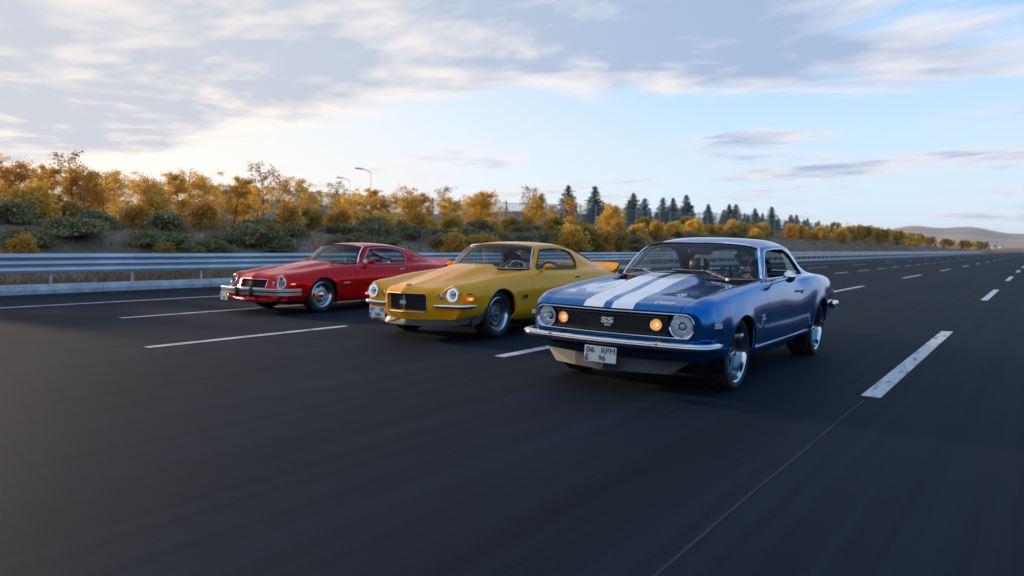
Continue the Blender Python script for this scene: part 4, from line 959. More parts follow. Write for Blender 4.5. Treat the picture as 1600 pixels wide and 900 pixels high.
spec_y = dict(paint='yellow', t0=-.80, face=face_y, fall=.75, bulge=bulge_y, lines=second_lines(), flares=[(0, .325, .358, .012, .05), (WB2, .325, .365, .015, .06)],
    hood_end=.60, ws_base=lambda l: .68 + .32 * (np.abs(l) / .74) ** 2.2, ws_half=.735, ws_z=lambda l: .922 - .004 * np.abs(l), door=(.79, 2.19), tail=3.78, a_pillar=(.98, 1.29), a_fall=1.1,
    window=win2, pillar_split=1.6, glass_split=lambda sg: [('door_window', lambda V: V[:, 0] * 0 + 1)], trim='black', ws_trim='satin', trim_r=.011,
    roof=(1.2, 2.5), roof_ends=dict(O0=(1.16, 2.5), O1=(1.175, 2.5), O2=(1.24, 2.49), Q0=(1.29, 2.46)), rw_base=[(3.22, -.57, .975), (3.26, -.35, .968), (3.28, 0, .962), (3.26, .35, .968), (3.22, .57, .975)], deck0=3.25, face_z=.55, chin=-.025,
    openings=[lambda l, z: rrect(l, z, 0, .500, .342, .120, .045), lambda l, z: .098 - np.hypot(np.abs(l) - .70, z - .622), lambda l, z: .043 - np.hypot(np.abs(l) - .503, z - .588)], face_rim=.05)
def hl_red(l, z):
    al = np.abs(l); return .105 - np.hypot((al - .70 + .22 * (z - .60)) / 0.80, (z - .592) / 1.02)
lr = second_lines()
for nm, dzn in (('H0', .03), ('H1', .03), ('H2', .03), ('G', .02)): lr[nm] = [(t, l, z + (dzn if t < -.59 else dzn * .3 if t < -.2 else 0)) for t, l, z in lr[nm]]
spec_r = dict(spec_y, paint='red', face=face_r, bulge=bulge_r, lines=lr, trim='satin', trim_r=.009, ws_trim='chrome', hood_end=.62,
    openings=[lambda l, z: np.minimum(rrect(l, z, 0, .566, .375, .078, .02), 1), lambda l, z: hl_red(l, z), lambda l, z: .048 - np.hypot(np.abs(l) - .50, z - .565)],
    side_glass2=rounded([(2.52, 1.09), (2.62, 1.075), (3.00, .985), (2.62, .965)], .03), fall=.7)

def common_cabin(c, seatm, rib, head=False):
    rt = c.root
    m = MB(); m.box((0, 1.0, .83), (.68, .13, .085), bev=.04); m.box((.36, 1.07, .895), (.19, .08, .03), bev=.02); m.box((0, .95, .872), (.64, .08, .012), bev=.008); m.build('dashboard', 'interior', rt)
    seat(rt, .36, 1.78, .33, seatm, rib=rib, head=head, hb=.56); seat(rt, -.36, 1.78, .33, seatm, rib=rib, head=head, hb=.56)
    s_ = MB(); s_.box((0, 2.50, .46), (.58, .25, .11), bev=.05); s_.box((0, 2.74, .66), (.58, .09, .18), bev=.05, rot=Euler((-.3, 0, 0)).to_matrix()); s_.build('rear_bench', seatm, rt)
    m = MB(); m.box((0, 3.0, .90), (.58, .22, .008)); m.build('parcel_shelf', 'interior', rt)
    RFm = c.RF.copy(); RFm[:, :, 2] -= .03; RFm[:, :, 1] *= .97; hd = MB(); hd.grid([[(p[1], p[0], p[2]) for p in r[::2]] for r in RFm[1::2]]); hd.build('headliner', 'interior', rt)
    m = MB(); m.box((0, 0, 0), (.12, .012, .03), bev=.012); mo = m.build('rear_view_mirror', 'black', rt); mo.location = (.0, 1.27, 1.175); mo.rotation_euler = (-.1, 0, .25)
    g = MB(); g.box((0, .011, 0), (.113, .003, .025)); g.build('mirror_glass', 'chrome', mo); b = MB(); b.tube([(0, -.005, .02), (0, -.04, .08)], .007); b.build('mirror_stem', 'chrome', mo)
def body_mirror(c, k, material):
    sg = 1 if k == 0 else -1; d = c.doors[k]; m = MB(); P = []
    for i in range(11):
        u = i / 10; y = -.085 + .13 * u; r = (math.sin(min(1, u * 1.25) * math.pi / 2)) ** .8 * (1 if u < .9 else .94); row = []
        for j in range(18): a = 2 * math.pi * j / 18; row.append((sg * (.925 + .068 * r * math.copysign(abs(math.cos(a)) ** .8, math.cos(a))), 1.17 + y, .955 + .045 * r * math.copysign(abs(math.sin(a)) ** .8, math.sin(a))))
        row.append(row[0]); P.append(row)
    m.grid(P); m.tube([(sg * .815, 1.10, .885), (sg * .85, 1.12, .90), (sg * .90, 1.15, .93)], .018, 0, 8); m.box((sg * .815, 1.10, .884), (.022, .05, .008), bev=.006); o = m.build('side_mirror', material, d, 50)
    g = MB(); g.lathe([(.001, 0), (.04, 0)], axis='Y', n=18); g.v = [(p[0] * 1.5 + sg * .925, 1.216, p[2] + .955) for p in g.v]; g.build('mirror_glass', 'chrome', o)
def handles(c, y, z, l):
    for k, dd in enumerate(c.doors):
        sg = 1 if k == 0 else -1; h = MB(); h.box((sg * (l + .004), y, z), (.010, .065, .020), bev=.008); h.build('door_handle', 'chrome', dd)
        kl = MB(); kl.lathe([(.001, .008), (.012, .007), (.014, 0)], c=(sg * (l + .01), y + .045, z - .075), axis='X', n=14, flip=sg); kl.build('key_lock', 'chrome', dd)
def rear_fit(c, material, zt, end):
    rt = c.root; n = 33; m = MB(); top = []; bot = []; fr = []
    rows = [[], [], [], [], []]
    for x in np.linspace(-.86, .86, n):
        e = sst(abs(x), .55, .86); y1 = end - .10 * e - .02; z0 = .90 - .05 * e * 1; zz = zt - .012 * e
        for r_, p in zip(rows, ((x, y1 - .26, z0 - .01), (x, y1 - .10, z0 + .5 * (zz - z0) * .55), (x, y1, zz), (x, y1 + .025, zz - .012), (x, y1 - .02, z0 - .05))): r_.append(p)
    m.grid(rows); m.build('rear_spoiler', material, rt, 40)
    path = arc([(-.90, 3.55, .50), (-.86, 3.76, .50), (-.6, 3.85, .50), (0, 3.88, .50), (.6, 3.85, .50), (.86, 3.76, .50), (.90, 3.55, .50)], 41); b = MB(); b.sweep(path, [(.02, -.05), (-.02, -.05), (-.03, 0), (-.02, .05), (.02, .05)]); b.build('rear_bumper', 'chrome', rt)
    for sg in (1, -1):
        m = MB(); m.box((sg * .55, 3.80, .68), (.16, .02, .06), bev=.02); m.build('tail_light', 'orange_marker', rt)
def skirt(rows_fn, n=49):
    m = MB(); A, B_, C, D = [], [], [], []
    for x in np.linspace(-1, 1, n):
        t_, b_ = rows_fn(x); A.append(t_); B_.append(b_); C.append((b_[0], b_[1] + .012, b_[2] + .003)); D.append((t_[0], t_[1] + .02, t_[2]))
    m.grid([A, [tuple((np.array(p) + np.array(q)) / 2 + np.array([0, .006, 0])) for p, q in zip(A, B_)], B_, C, D]); return m
def f1(F, x, z): return F(np.array([x]), np.array([z]))[0]
def make_yellow():
    c = Car(spec_y, 'yellow_coupe', 'yellow fastback coupe with split front bumper and black grille, in the middle', (-6.80, 7.908), .029, .0, .0); c.build(); rt = c.root; F = face_y
    inside = lambda l, z: rrect(l, z, 0, .500, .338, .116, .045)
    g = grille_mesh(rt, None, F, -.335, .335, .386, .614, 22, 11, back=.075, bar=.006, depth=.02, fn=inside)
    loop = []
    for (cx, cz, a0) in ((.299, .577, 0), (-.299, .577, 90), (-.299, .423, 180), (.299, .423, 270)):
        for i in range(7): a = R(a0 + 90 * i / 6); loop.append((cx + .045 * math.cos(a), cz + .045 * math.sin(a)))
    loop = densify(loop, .03); tr = MB(); tr.tube([(x, f1(F, x, z) - .003, z) for x, z in loop], .007, 0, 8, closed=True); tr.build('grille_trim', 'satin', g)
    b = MB(); b.tube([(0, f1(F, 0, z) + .03, z) for z in np.linspace(.39, .612, 6)], .006, 0, 6); b.build('grille_divider', 'satin', g)
    put_text('SS', .105, .044, frame((.0, f1(F, 0, .5) + .008, .508), (1, .0, 0), (0, 0, 1)), 'badge', g, name='emblem', depth=.006, bold=.035)
    for sg in (1, -1):
        round_lamp(rt, (sg * .70, -.800, .622), .084, 'headlight', 'halo', yaw=sg * .06); round_lamp(rt, (sg * .503, -.800, .588), .037, 'parking_light', 'clear', yaw=sg * .05)
        path = arc([(sg * .425, f1(F, .43, .47) + .01, .470), (sg * .46, f1(F, .46, .47) - .035, .470), (sg * .60, f1(F, .6, .47) - .05, .471), (sg * .78, -.80, .473), (sg * .88, -.735, .475), (sg * .935, -.60, .478)], 31)
        b = MB(); pr_ = [(-.02, -.026), (.012, -.028), (.026, -.016), (.032, .0), (.026, .016), (.008, .026), (-.02, .024)]
        b.sweep(path, [((x if sg < 0 else -x) * -1 * (1 if sg < 0 else 1), z) for x, z in pr_], scale=[.5 + .5 * sst(min(i, (30 - i) * 1.0), 0, 4) for i in range(31)]); b.build('half_bumper', 'chrome', rt, 50)
        m = MB(); m.box((sg * .912, -.70, .572), (.010, .05, .017), bev=.008, rot=Euler((0, 0, -sg * .28)).to_matrix()); mo = m.build('side_marker', 'orange_marker', c.fenders[0 if sg > 0 else 1])
        m = MB(); m.box((sg * .915, -.70, .572), (.011, .012, .012), bev=.006, rot=Euler((0, 0, -sg * .28)).to_matrix()); m.build('marker_bulb', 'amber_hot', mo)
        put_text('350', .075, .022, frame((sg * .905, -.70, .635), (0 + .28, 1, 0) if sg > 0 else (.28, -1, 0), (0, 0, 1)), 'black', c.fenders[0 if sg > 0 else 1], name='emblem', depth=.004, bold=.03)
        put_text('Z28', .125, .055, frame((sg * .934, .55, .545), (0, sg, 0), (0, 0, 1)), 'black', c.fenders[0 if sg > 0 else 1], name='emblem', depth=.005, bold=.02, shear=.2)
    # hood badge
    hz = min(c.hood.data.vertices, key=lambda p: p.co.x ** 2 + (p.co.y + .86) ** 2).co.z
    m = MB(); m.add([(-.035, -.875, hz), (-.012, -.885, hz + .002), (.012, -.875, hz + .002), (.035, -.865, hz), (.03, -.83, hz + .012), (.01, -.84, hz + .016), (-.012, -.845, hz + .016), (-.03, -.84, hz + .012)] + [(-.035, -.875, hz - .012), (.035, -.865, hz - .012), (.03, -.83, hz), (-.03, -.84, hz)], [(0, 1, 6, 7), (1, 2, 5, 6), (2, 3, 4, 5), (0, 8, 9, 3, 2, 1), (3, 9, 10, 4), (0, 7, 11, 8)]); m.build('hood_badge', 'plate_red', c.hood, 0)
    def sk(x):
        ax = abs(x); X = x * .90; top_y = f1(F, min(ax * .9, .86), .30) + .01; top = (X * .985, top_y + .15 * sst(ax, .8, 1), .292 - .02 * (1 - sst(ax, 0, .5)) + .06 * sst(ax, .86, 1)); bot = (X, top_y - .045 + .20 * sst(ax, .8, 1), .205 + .03 * sst(ax, .3, .9)); return top, bot
    skirt(sk).build('chin_spoiler', 'spoiler_grey', rt, 30)
    for sg in (1, -1):
        m = MB(); m.grid([[(sg * .885, -.62, .30), (sg * .895, -.50, .33), (sg * .90, -.40, .39), (sg * .91, -.355, .46)], [(sg * .90, -.64, .225), (sg * .905, -.50, .25), (sg * .91, -.42, .31), (sg * .915, -.375, .40)]]); m.build('spoiler_wing', 'spoiler_grey', rt, 30)
    plate(rt, (-.555, -.875, .338), .30, .145, ('67', 'ER', .27), ('006', .38), tilt=-.03, yaw=-.03)
    for x, y, sg, w in ((.745, 0, 1, .215), (-.745, 0, -1, .215), (.745, WB2, 1, .24), (-.745, WB2, -1, .24)): wheel(rt, x, y, sg, .328, w, .232, 'yellow')
    for k in (0, 1): body_mirror(c, k, 'yellow')
    handles(c, 2.10, .785, .893); rear_fit(c, 'yellow', .985, 3.80); common_cabin(c, 'vinyl_brown', 'piping'); steering(rt, (.36, 1.25, .865), r=.18, tilt=-R(66), material='piping')
    wiper(rt, (.30, .74, .93), (.10, .78, .955), (-.2, .77, .955), (.20, .78, .95))
    return c
def make_red():
    c = Car(spec_r, 'red_coupe', 'red fastback coupe with wide aluminium bumper and black guards, farthest of the three', (-11.56, 8.858), .0102, .0, -.030); c.build(); rt = c.root; F = face_r; dz = .030
    inside = lambda l, z: rrect(l, z, 0, .566, .37, .074, .02)
    g = grille_mesh(rt, None, F, -.368, .368, .494, .638, 14, 3, back=.06, bar=.007, depth=.02, fn=inside)
    loop = densify([(-.375, .488), (.375, .488), (.375, .644), (-.375, .644)], .04); tr = MB(); tr.tube([(x, f1(F, x, z) - .002, z) for x, z in loop], .008, 0, 8, closed=True); tr.build('grille_trim', 'chrome', g)
    m = MB(); m.box((0.0, f1(F, 0, .56) - .004, .575), (.022, .005, .028), bev=.004); m.build('emblem', 'plate_red', g)
    for sg in (1, -1):
        fl = c.fenders[0 if sg > 0 else 1]
        rim = []
        for i in range(40):
            a = 2 * math.pi * i / 40; z = .592 + 1.02 * .105 * math.sin(a); x = .70 - .22 * (z - .60) + .80 * .105 * math.cos(a); rim.append((sg * x, f1(F, x, z) - .004, z))
        m = MB(); m.tube(rim, .010, 0, 8, closed=True); hb = m.build('headlight', 'chrome', rt)
        b = MB(); ctr = Vector((sg * .70, -.72, .595)); b.grid([[tuple(Vector(p) * (1 - u) + ctr * u + Vector((0, .03 * u, 0))) for p in rim + rim[:1]] for u in (0, .25, .5, .75, 1)]); b.build('headlight_bezel', 'grey_bezel', hb, 50)
        b = MB(); b.lathe([(.001, -.016), (.03, -.013), (.055, -.003), (.062, .006), (.068, -.004), (.072, .02)], c=(sg * .712, -.735, .615), axis='Y', n=32); b.build('lens', 'clear_lens', hb)
        round_lamp(rt, (sg * .50, -.80, .565), .042, 'turn_signal', 'clear')
        m = MB(); m.box((sg * .905, -.68, .575), (.010, .045, .014), bev=.008, rot=Euler((0, 0, -sg * .25)).to_matrix()); m.build('side_marker', 'amber', fl)
        put_text('CAMARO', .16, .025, frame((sg * .934, .54, .565), (0, sg, 0), (0, 0, 1)), 'badge', fl, name='emblem', depth=.004, bold=.02)
    # aluminium bumper with black rubber guards
    path = [(-.945, -.56, .435), (-.945, -.74, .435), (-.82, -.93, .435), (-.4, -1.00, .435), (0, -1.03, .435), (.4, -1.00, .435), (.82, -.93, .435), (.945, -.74, .435), (.945, -.56, .435)]
    P = densify([(p[0], p[1]) for p in path], .06)[:-30]; P = [p for p in densify([(p[0], p[1]) for p in path], .05)]
    pts = []
    for i in range(len(path) - 1):
        for j in range(6): u = j / 6; pts.append(tuple(np.array(path[i]) * (1 - u) + np.array(path[i + 1]) * u))
    pts.append(path[-1]); prof = [(-.03, -.062), (.02, -.062), (.026, -.056), (.026, -.012), (.018, -.008), (.018, .004), (.034, .010), (.034, .046), (.026, .058), (-.03, .060)]
    b = MB(); b.sweep(pts, prof); bo = b.build('front_bumper', 'satin', rt, 25)
    b = MB(); b.sweep(pts, [(.0205, -.008), (.0205, .004), (.016, .004), (.016, -.008)]); b.build('bumper_strip', 'black', bo)
    for x in (-.205, .205):
        m = MB(); m.box((x, -1.045, .418), (.030, .045, .085), bev=.018); m.build('bumper_guard', 'black', bo)
    v = MB(); rows = []
    for z, off in ((.42, .08), (.36, .05), (.30, .055), (.262, .03), (.250, .03), (.235, .05)): rows.append([(x, -.965 + off + .10 * abs(x / .8) ** 1.6 + .5 * max(0, abs(x) - .62) ** 1.5, z + .03 * sst(abs(x), .3, .7)) for x in np.linspace(-.84, .84, 41)])
    v.grid(rows); vo = v.build('front_valance', 'red', rt, 50)
    m = MB(); m.grid([[(x, -.925 + .10 * abs(x / .8) ** 1.6, z) for x in np.linspace(-.5, .5, 21)] for z in (.285, .375)]); m.build('air_intake', 'matte_black', vo)
    plate(rt, (-.66, -1.015, .315), .28, .14, ('34', 'N', .12), ('858', .38), tilt=-.03, yaw=-.12)
    for x, y, sg, w in ((.75, 0, 1, .215), (-.75, 0, -1, .215), (.75, WB2, 1, .24), (-.75, WB2, -1, .24)): wheel(rt, x, y, sg, .325, w, .232, 'red', zc=.325 + dz)
    for k in (0, 1): body_mirror(c, k, 'red')
    handles(c, 2.08, .785, .893); rear_fit(c, 'red', .985, 3.80); common_cabin(c, 'vinyl', None); steering(rt, (.36, 1.25, .865), r=.18, tilt=-R(66))
    return c

# ------------------------------------------------------------------ setting: ground, road, markings, hills
def nz(x, y, s=1.0, seed=0):
    """cheap smooth noise from summed sines"""
    r = np.random.default_rng(seed); v = 0
    for k in range(6):
        a = r.uniform(0, 6.28); f = s * (1.7 ** k) * .6; v = v + np.sin((x * math.cos(a) + y * math.sin(a)) * f + r.uniform(0, 6.28)) / (1.6 ** k)
    return v / 2.2
HAZE = 7e-5
RE = -19.3          # kerb line at the left edge of the asphalt
def tz(X, Y):
    X = np.asarray(X, float); Y = np.asarray(Y, float); d = -19.9 - X; Yp = np.clip(Y, 0, 110)
    z = .10 + sst(d, .3, 6) * (1.5 + .010 * Yp) + sst(d, 6, 17) * (.3 + .012 * Yp) + .02 * np.clip(d - 20, 0, 400) * sst(d, 20, 80)
    z = z + sst(d, 1, 5) * .16 * nz(X, Y, .5, 3); z *= 1 - .55 * sst(Y, 180, 420)
    z = np.where(d < 0, -.06, z); r = X - 9.0
    z = np.where(r > 0, -.06 + .25 * sst(r, 0, 3) + .012 * r * sst(r, 5, 60) + .1 * nz(X, Y, .3, 5) * sst(r, 1, 6), z)
    far = np.hypot(X, Y); return z + sst(far, 900, 3200) * (10 + 7 * nz(X, Y, .0016, 9)) * (1 - sst(np.abs(X + 5), 60, 15) * 0)
def sp_grid(lo, hi, dense, n1, n2):
    return None
xs = np.concatenate([-np.geomspace(8400, 62, 40), np.linspace(-60, -21, 60), np.linspace(-20.6, -19.9, 4), [-19.6, -12, -4, 4, 8.9], np.linspace(9.2, 20, 8), np.geomspace(22, 8400, 34)])
ys = np.concatenate([np.linspace(-120, -5, 12), np.linspace(-3, 120, 110), np.geomspace(123, 8400, 60)])
XX, YY = np.meshgrid(xs, ys, indexing='ij'); ZZ = tz(XX, YY)
M['soil'] = mat('dry_ground', (.2, .13, .09), .95, spec=.1)
n1 = tex_noise(M['soil'], .35, 8, .65); c1 = ramp(M['soil'], n1, [(.3, (.10, .060, .040)), (.48, (.20, .125, .085)), (.62, (.27, .18, .12)), (.75, (.16, .12, .06))])
M['soil'].node_tree.links.new(c1, bsdf(M['soil']).inputs['Base Color']); bump(M['soil'], tex_noise(M['soil'], 6, 6), .6, .08)
g = MB(); g.grid([[(XX[i, j], YY[i, j], ZZ[i, j]) for j in range(len(ys))] for i in range(len(xs))]); go = g.build('ground', 'soil', None, 60, fix=False); tag(go, kind='structure')

M['asphalt'] = mat('asphalt', (.022, .024, .028), .55, spec=.05)
A_ = M['asphalt']; nt = A_.node_tree
nA = tex_noise(A_, 7, 8, .72, stretch=(1, .012, 1)); nB = tex_noise(A_, 90, 4, .7); nC = tex_noise(A_, .9, 5, .65, stretch=(1, .06, 1))
cA = ramp(A_, nA, [(.3, (.0050, .0088, .0150)), (.7, (.0110, .0175, .0275))]); cC = ramp(A_, nC, [(.35, (.70, .70, .70)), (.7, (1.25, 1.25, 1.25))]); cB = ramp(A_, nB, [(.3, (.55, .55, .55)), (.75, (1.7, 1.7, 1.7))])
def mul(a, b, nt=nt):
    m = nd(nt, 'ShaderNodeMix', data_type='RGBA', blend_type='MULTIPLY'); m.inputs[0].default_value = 1; nt.links.new(a, m.inputs[6]); nt.links.new(b, m.inputs[7]); return m.outputs[2]
nt.links.new(mul(mul(cA, cC), cB), bsdf(A_).inputs['Base Color'])
rr_ = ramp(A_, nC, [(.3, (.68, .68, .68)), (.75, (.82, .82, .82))]); nt.links.new(rr_, bsdf(A_).inputs['Roughness']); bump(A_, nB, .35, .004)
rd = MB(); yr = [-80, -20, 0, 10, 20, 40, 80, 160, 320, 640, 1300, 2600]
rd.grid([[(x, y, 0.0) for y in yr] for x in (RE, -12, -4, 4, 8.4)]); road = rd.build('road', 'asphalt', None, 0, fix=False); tag(road, kind='structure')
M['paint_line'] = mat('road_paint', (.62, .62, .60), .6)
nP = tex_noise(M['paint_line'], 14, 6, .7, stretch=(1, .2, 1)); M['paint_line'].node_tree.links.new(ramp(M['paint_line'], nP, [(.36, (.07, .07, .075)), (.47, (.44, .44, .43)), (.8, (.62, .62, .60))]), bsdf(M['paint_line']).inputs['Base Color'])
def dash(x, y0, y1, w=.15, nm='lane_dash', s=0.0):
    m = MB(); k = max(2, int((y1 - y0) / 8)); rows = [[(x - w / 2, y, .004) for y in np.linspace(y0, y1, k)], [(x + w / 2, y, .004) for y in np.linspace(y0, y1, k)]]; m.grid(rows); return m.build(nm, 'paint_line', road, 0, fix=False)
for k in range(26): dash(-1.13, 6.8 + 15.2 * k, 13.1 + 15.2 * k, .155)
for k in range(24): dash(-4.93, 6.6 + 14.9 * k, 12.6 + 14.9 * k, .15)
for k in range(40): dash(-8.62, 4.5 + 6.0 * k, 7.6 + 6.0 * k, .15)
for k in range(24): dash(-12.30, 6.0 + 14.6 * k, 11.6 + 14.6 * k, .15)
for k in range(24): dash(2.62, 3.5 + 15.2 * k, 9.8 + 15.2 * k, .155)
dash(-15.75, -60, 900, .15, 'edge_line'); dash(6.4, -60, 900, .15, 'edge_line')
# worn seam of an old lane line, tar-sealed joint running towards the camera
M['seam'] = mat('road_seam', (.020, .022, .026), .7)
for x in (-1.15,):
    m = MB(); ys_ = np.linspace(.8, 6.6, 30); m.grid([[(x - .004 + .004 * math.sin(3 * y), y, .003) for y in ys_], [(x + .003 + .004 * math.sin(3 * y) + .0015 * math.sin(11 * y), y, .003) for y in ys_]]); m.build('road_joint', 'seam', road, 0, fix=False)
# kerb in lengths
M['concrete'] = mat('kerb_concrete', (.42, .42, .42), .85)
nK = tex_noise(M['concrete'], 3.0, 7, .65); M['concrete'].node_tree.links.new(ramp(M['concrete'], nK, [(.3, (.26, .26, .26)), (.7, (.50, .50, .51))]), bsdf(M['concrete']).inputs['Base Color'])
ke = empty('kerb', (RE, 0, 0)); tag(ke, kind='structure')
km = MB(); km.add([(.0, .0, -.05), (.0, .0, .10), (-.06, .0, .21), (-.30, .0, .22), (-.36, 0, .10), (0, 2.985, -.05), (.0, 2.985, .10), (-.06, 2.985, .21), (-.30, 2.985, .22), (-.36, 2.985, .10)], [(0, 1, 6, 5), (1, 2, 7, 6), (2, 3, 8, 7), (3, 4, 9, 8), (0, 4, 3, 2, 1), (5, 6, 7, 8, 9)])
kme = km.mesh('kerb_stone', 'concrete', 0)
for k in range(130): o = link('kerb_stone', kme, ke); o.location = (random.uniform(-.006, .006), -12 + 3.0 * k, random.uniform(-.004, .004))

# ------------------------------------------------------------------ guard rail
M['galv'] = mat('galvanised_steel', (.50, .53, .56), .38, .85)
nG = tex_noise(M['galv'], 1.6, 6, .6, stretch=(1, .3, 1)); M['galv'].node_tree.links.new(ramp(M['galv'], nG, [(.3, (.36, .39, .42)), (.7, (.56, .59, .62))]), bsdf(M['galv']).inputs['Base Color'])
gr = empty('guardrail', (-19.75, 0, 0)); tag(gr, 'long galvanised steel guardrail with corrugated beam along the left road edge', 'guardrail')
GT, GB = .955, .47
prof = []
for i in range(37):
    u = i / 36; ph = u * 3 * 2 * math.pi; prof.append((.0 + .042 * math.copysign(abs(math.sin(ph / 2)) ** .7, 1) * (1 if True else 0), GB + (GT - GB) * u))
def rail_mesh(L_):
    m = MB(); v0 = [(x, 0, z) for x, z in prof]; v1 = [(x + .0, L_, z) for x, z in prof]; m.grid([v0, v1]); m.grid([[(x - .004, 0, z) for x, z in prof], [(x - .004, L_, z) for x, z in prof]]); return m.mesh('rail_beam', 'galv', 45)
rme = rail_mesh(4.02); pm = MB(); pm.box((-.10, 0, .38), (.05, .03, .55), bev=.006); pm.box((-.025, 0, .71), (.03, .05, .20), bev=.005); pme = pm.mesh('rail_post', 'galv', 30)
bm_ = MB()
for z in (.55, .71, .87): bm_.lathe([(.001, .012), (.014, .012), (.016, 0)], c=(.03, .04, z), axis='X', n=8)
for k in range(90):
    o = link('rail_beam', rme, gr); o.location = (.0015 * (k % 2), -14 + 4 * k, .0); o.rotation_euler = (random.uniform(-.0006, .0006), 0, 0)
for k in range(150): o = link('rail_post', pme, gr); o.location = (0, -14 + 2 * k, random.uniform(-.02, .01))

# ------------------------------------------------------------------ foliage
def leaf_mat(name, stops, trans=.35, rough=.6):
    m = bpy.data.materials.new(name); m.use_nodes = True; nt = m.node_tree; b = nt.nodes['Principled BSDF']; out = nt.nodes['Material Output']
    ge = nd(nt, 'ShaderNodeNewGeometry'); oi = nd(nt, 'ShaderNodeObjectInfo'); r = ge.outputs['Random Per Island']
    f = mth(nt, 'FRACT', mth(nt, 'ADD', mth(nt, 'MULTIPLY', r, .75), mth(nt, 'MULTIPLY', oi.outputs['Random'], .25)))
    rp = ramp(m, f, stops); nt.links.new(rp, b.inputs['Base Color']); b.inputs['Roughness'].default_value = rough; b.inputs['Specular IOR Level'].default_value = .25
    tr = nd(nt, 'ShaderNodeBsdfTranslucent'); nt.links.new(rp, tr.inputs[0]); mx = nd(nt, 'ShaderNodeMixShader'); mx.inputs[0].default_value = trans
    nt.links.new(b.outputs[0], mx.inputs[1]); nt.links.new(tr.outputs[0], mx.inputs[2]); nt.links.new(mx.outputs[0], out.inputs[0]); return m
M['leaf_gold'] = leaf_mat('golden_leaves', [(0, (.50, .27, .04)), (.3, (.74, .44, .07)), (.6, (.86, .56, .10)), (.85, (.72, .50, .09)), (1, (.46, .37, .08))], .6)
M['leaf_orange'] = leaf_mat('orange_leaves', [(0, (.50, .23, .05)), (.4, (.66, .34, .06)), (.8, (.72, .42, .07)), (1, (.42, .28, .07))], .6)
M['leaf_olive'] = leaf_mat('olive_leaves', [(0, (.18, .14, .03)), (.4, (.32, .23, .04)), (.75, (.46, .30, .05)), (1, (.20, .17, .05))], .55)
M['leaf_dark'] = leaf_mat('juniper_leaves', [(0, (.08, .085, .045)), (.35, (.16, .155, .075)), (.7, (.28, .235, .10)), (1, (.46, .33, .11))], .3)
M['needle'] = leaf_mat('conifer_needles', [(0, (.065, .105, .095)), (.5, (.12, .165, .135)), (1, (.19, .20, .13))], .2)
M['straw'] = leaf_mat('dry_grass', [(0, (.16, .10, .05)), (.5, (.27, .18, .09)), (1, (.20, .16, .06))], .3)
M['bark'] = mat('bark', (.085, .06, .045), .9, spec=.1); bump(M['bark'], tex_noise(M['bark'], 22, 5, stretch=(1, 1, .2)), .6, .02)
def leaves(centres, per, rad, size, rs, flat=.0):
    """quads scattered round centres -> verts, faces"""
    n = len(centres) * per; c = np.repeat(np.asarray(centres), per, 0) + rs.normal(0, 1, (n, 3)) * np.asarray(rad); s = size * rs.uniform(.6, 1.35, n)
    u = rs.normal(0, 1, (n, 3)); u[:, 2] *= (1 - flat); u /= np.linalg.norm(u, axis=1, keepdims=True); w = np.cross(u, rs.normal(0, 1, (n, 3))); w /= np.linalg.norm(w, axis=1, keepdims=True)
    a = u * s[:, None]; b = w * (s * .55)[:, None]; v = np.stack([c - a, c + b, c + a, c - b], 1).reshape(-1, 3); return v, np.arange(n * 4).reshape(-1, 4)
def np_mesh(name, v, f, material):
    me = bpy.data.meshes.new(name); me.vertices.add(len(v)); me.vertices.foreach_set('co', np.asarray(v, np.float32).ravel()); k = f.shape[1]; me.loops.add(f.size); me.loops.foreach_set('vertex_index', f.ravel().astype(np.int32)); me.polygons.add(len(f)); me.polygons.foreach_set('loop_start', np.arange(0, f.size, k, dtype=np.int32)); me.update(calc_edges=True); me.materials.append(M[material]); return me
def tree_proto(seed, h, w, bare=.3, per=55, size=.075, twigs=True, material='leaf_gold', open_=1.0):
    rs = np.random.default_rng(seed); m = MB(); tips = []
    lean = rs.normal(0, .06, 2); nT = 8; tr = [(lean[0] * (i / nT) * h + .05 * math.sin(i + seed), lean[1] * (i / nT) * h, h * .86 * i / nT - .15) for i in range(nT + 1)]
    m.tube(tr, .05 * h / 4, 0, 7, scale=[1.25 - 1.05 * i / nT for i in range(nT + 1)])
    nb = int(15 + h)
    for b in range(nb):
        u = bare + (1 - bare) * (b / nb) ** .9; k = min(nT - 1, int(u * nT * .98)); p = np.array(tr[k]) + (np.array(tr[k + 1]) - np.array(tr[k])) * (u * nT - k if u * nT - k < 1 else 1)
        az = b * 2.4 + rs.uniform(-.5, .5); L_ = w * (.55 + .55 * math.sin(math.pi * min(1, .18 + .82 * (u - bare) / (1 - bare))) ** .8) * rs.uniform(.65, 1.15); el = rs.uniform(.25, .95)
        d = np.array([math.cos(az) * math.cos(el), math.sin(az) * math.cos(el), math.sin(el) * .9]); q = [p, p + d * L_ * .4 + [0, 0, .03], p + d * L_ * .75 + [0, 0, .10 * L_], p + d * L_ + [0, 0, .02 * L_]]
        m.tube([tuple(x) for x in q], .018 * h / 4, 0, 5, scale=[1, .7, .45, .15])
        for s in (.55, .75, .9, 1.0):
            base = p + d * L_ * s; tips.append(base + rs.normal(0, .10, 3) * L_)
            if rs.uniform() < .6 * open_: tips.append(base + rs.normal(0, .22, 3) * L_)
    tips = np.array(tips); keep = rs.uniform(0, 1, len(tips)) < .88; v, f = leaves(tips[keep], per, np.array([.15, .15, .10]) * (w / 1.3), size, rs, .4)
    return m.mesh('trunk', 'bark', 40), np_mesh('crown', v, f, material)
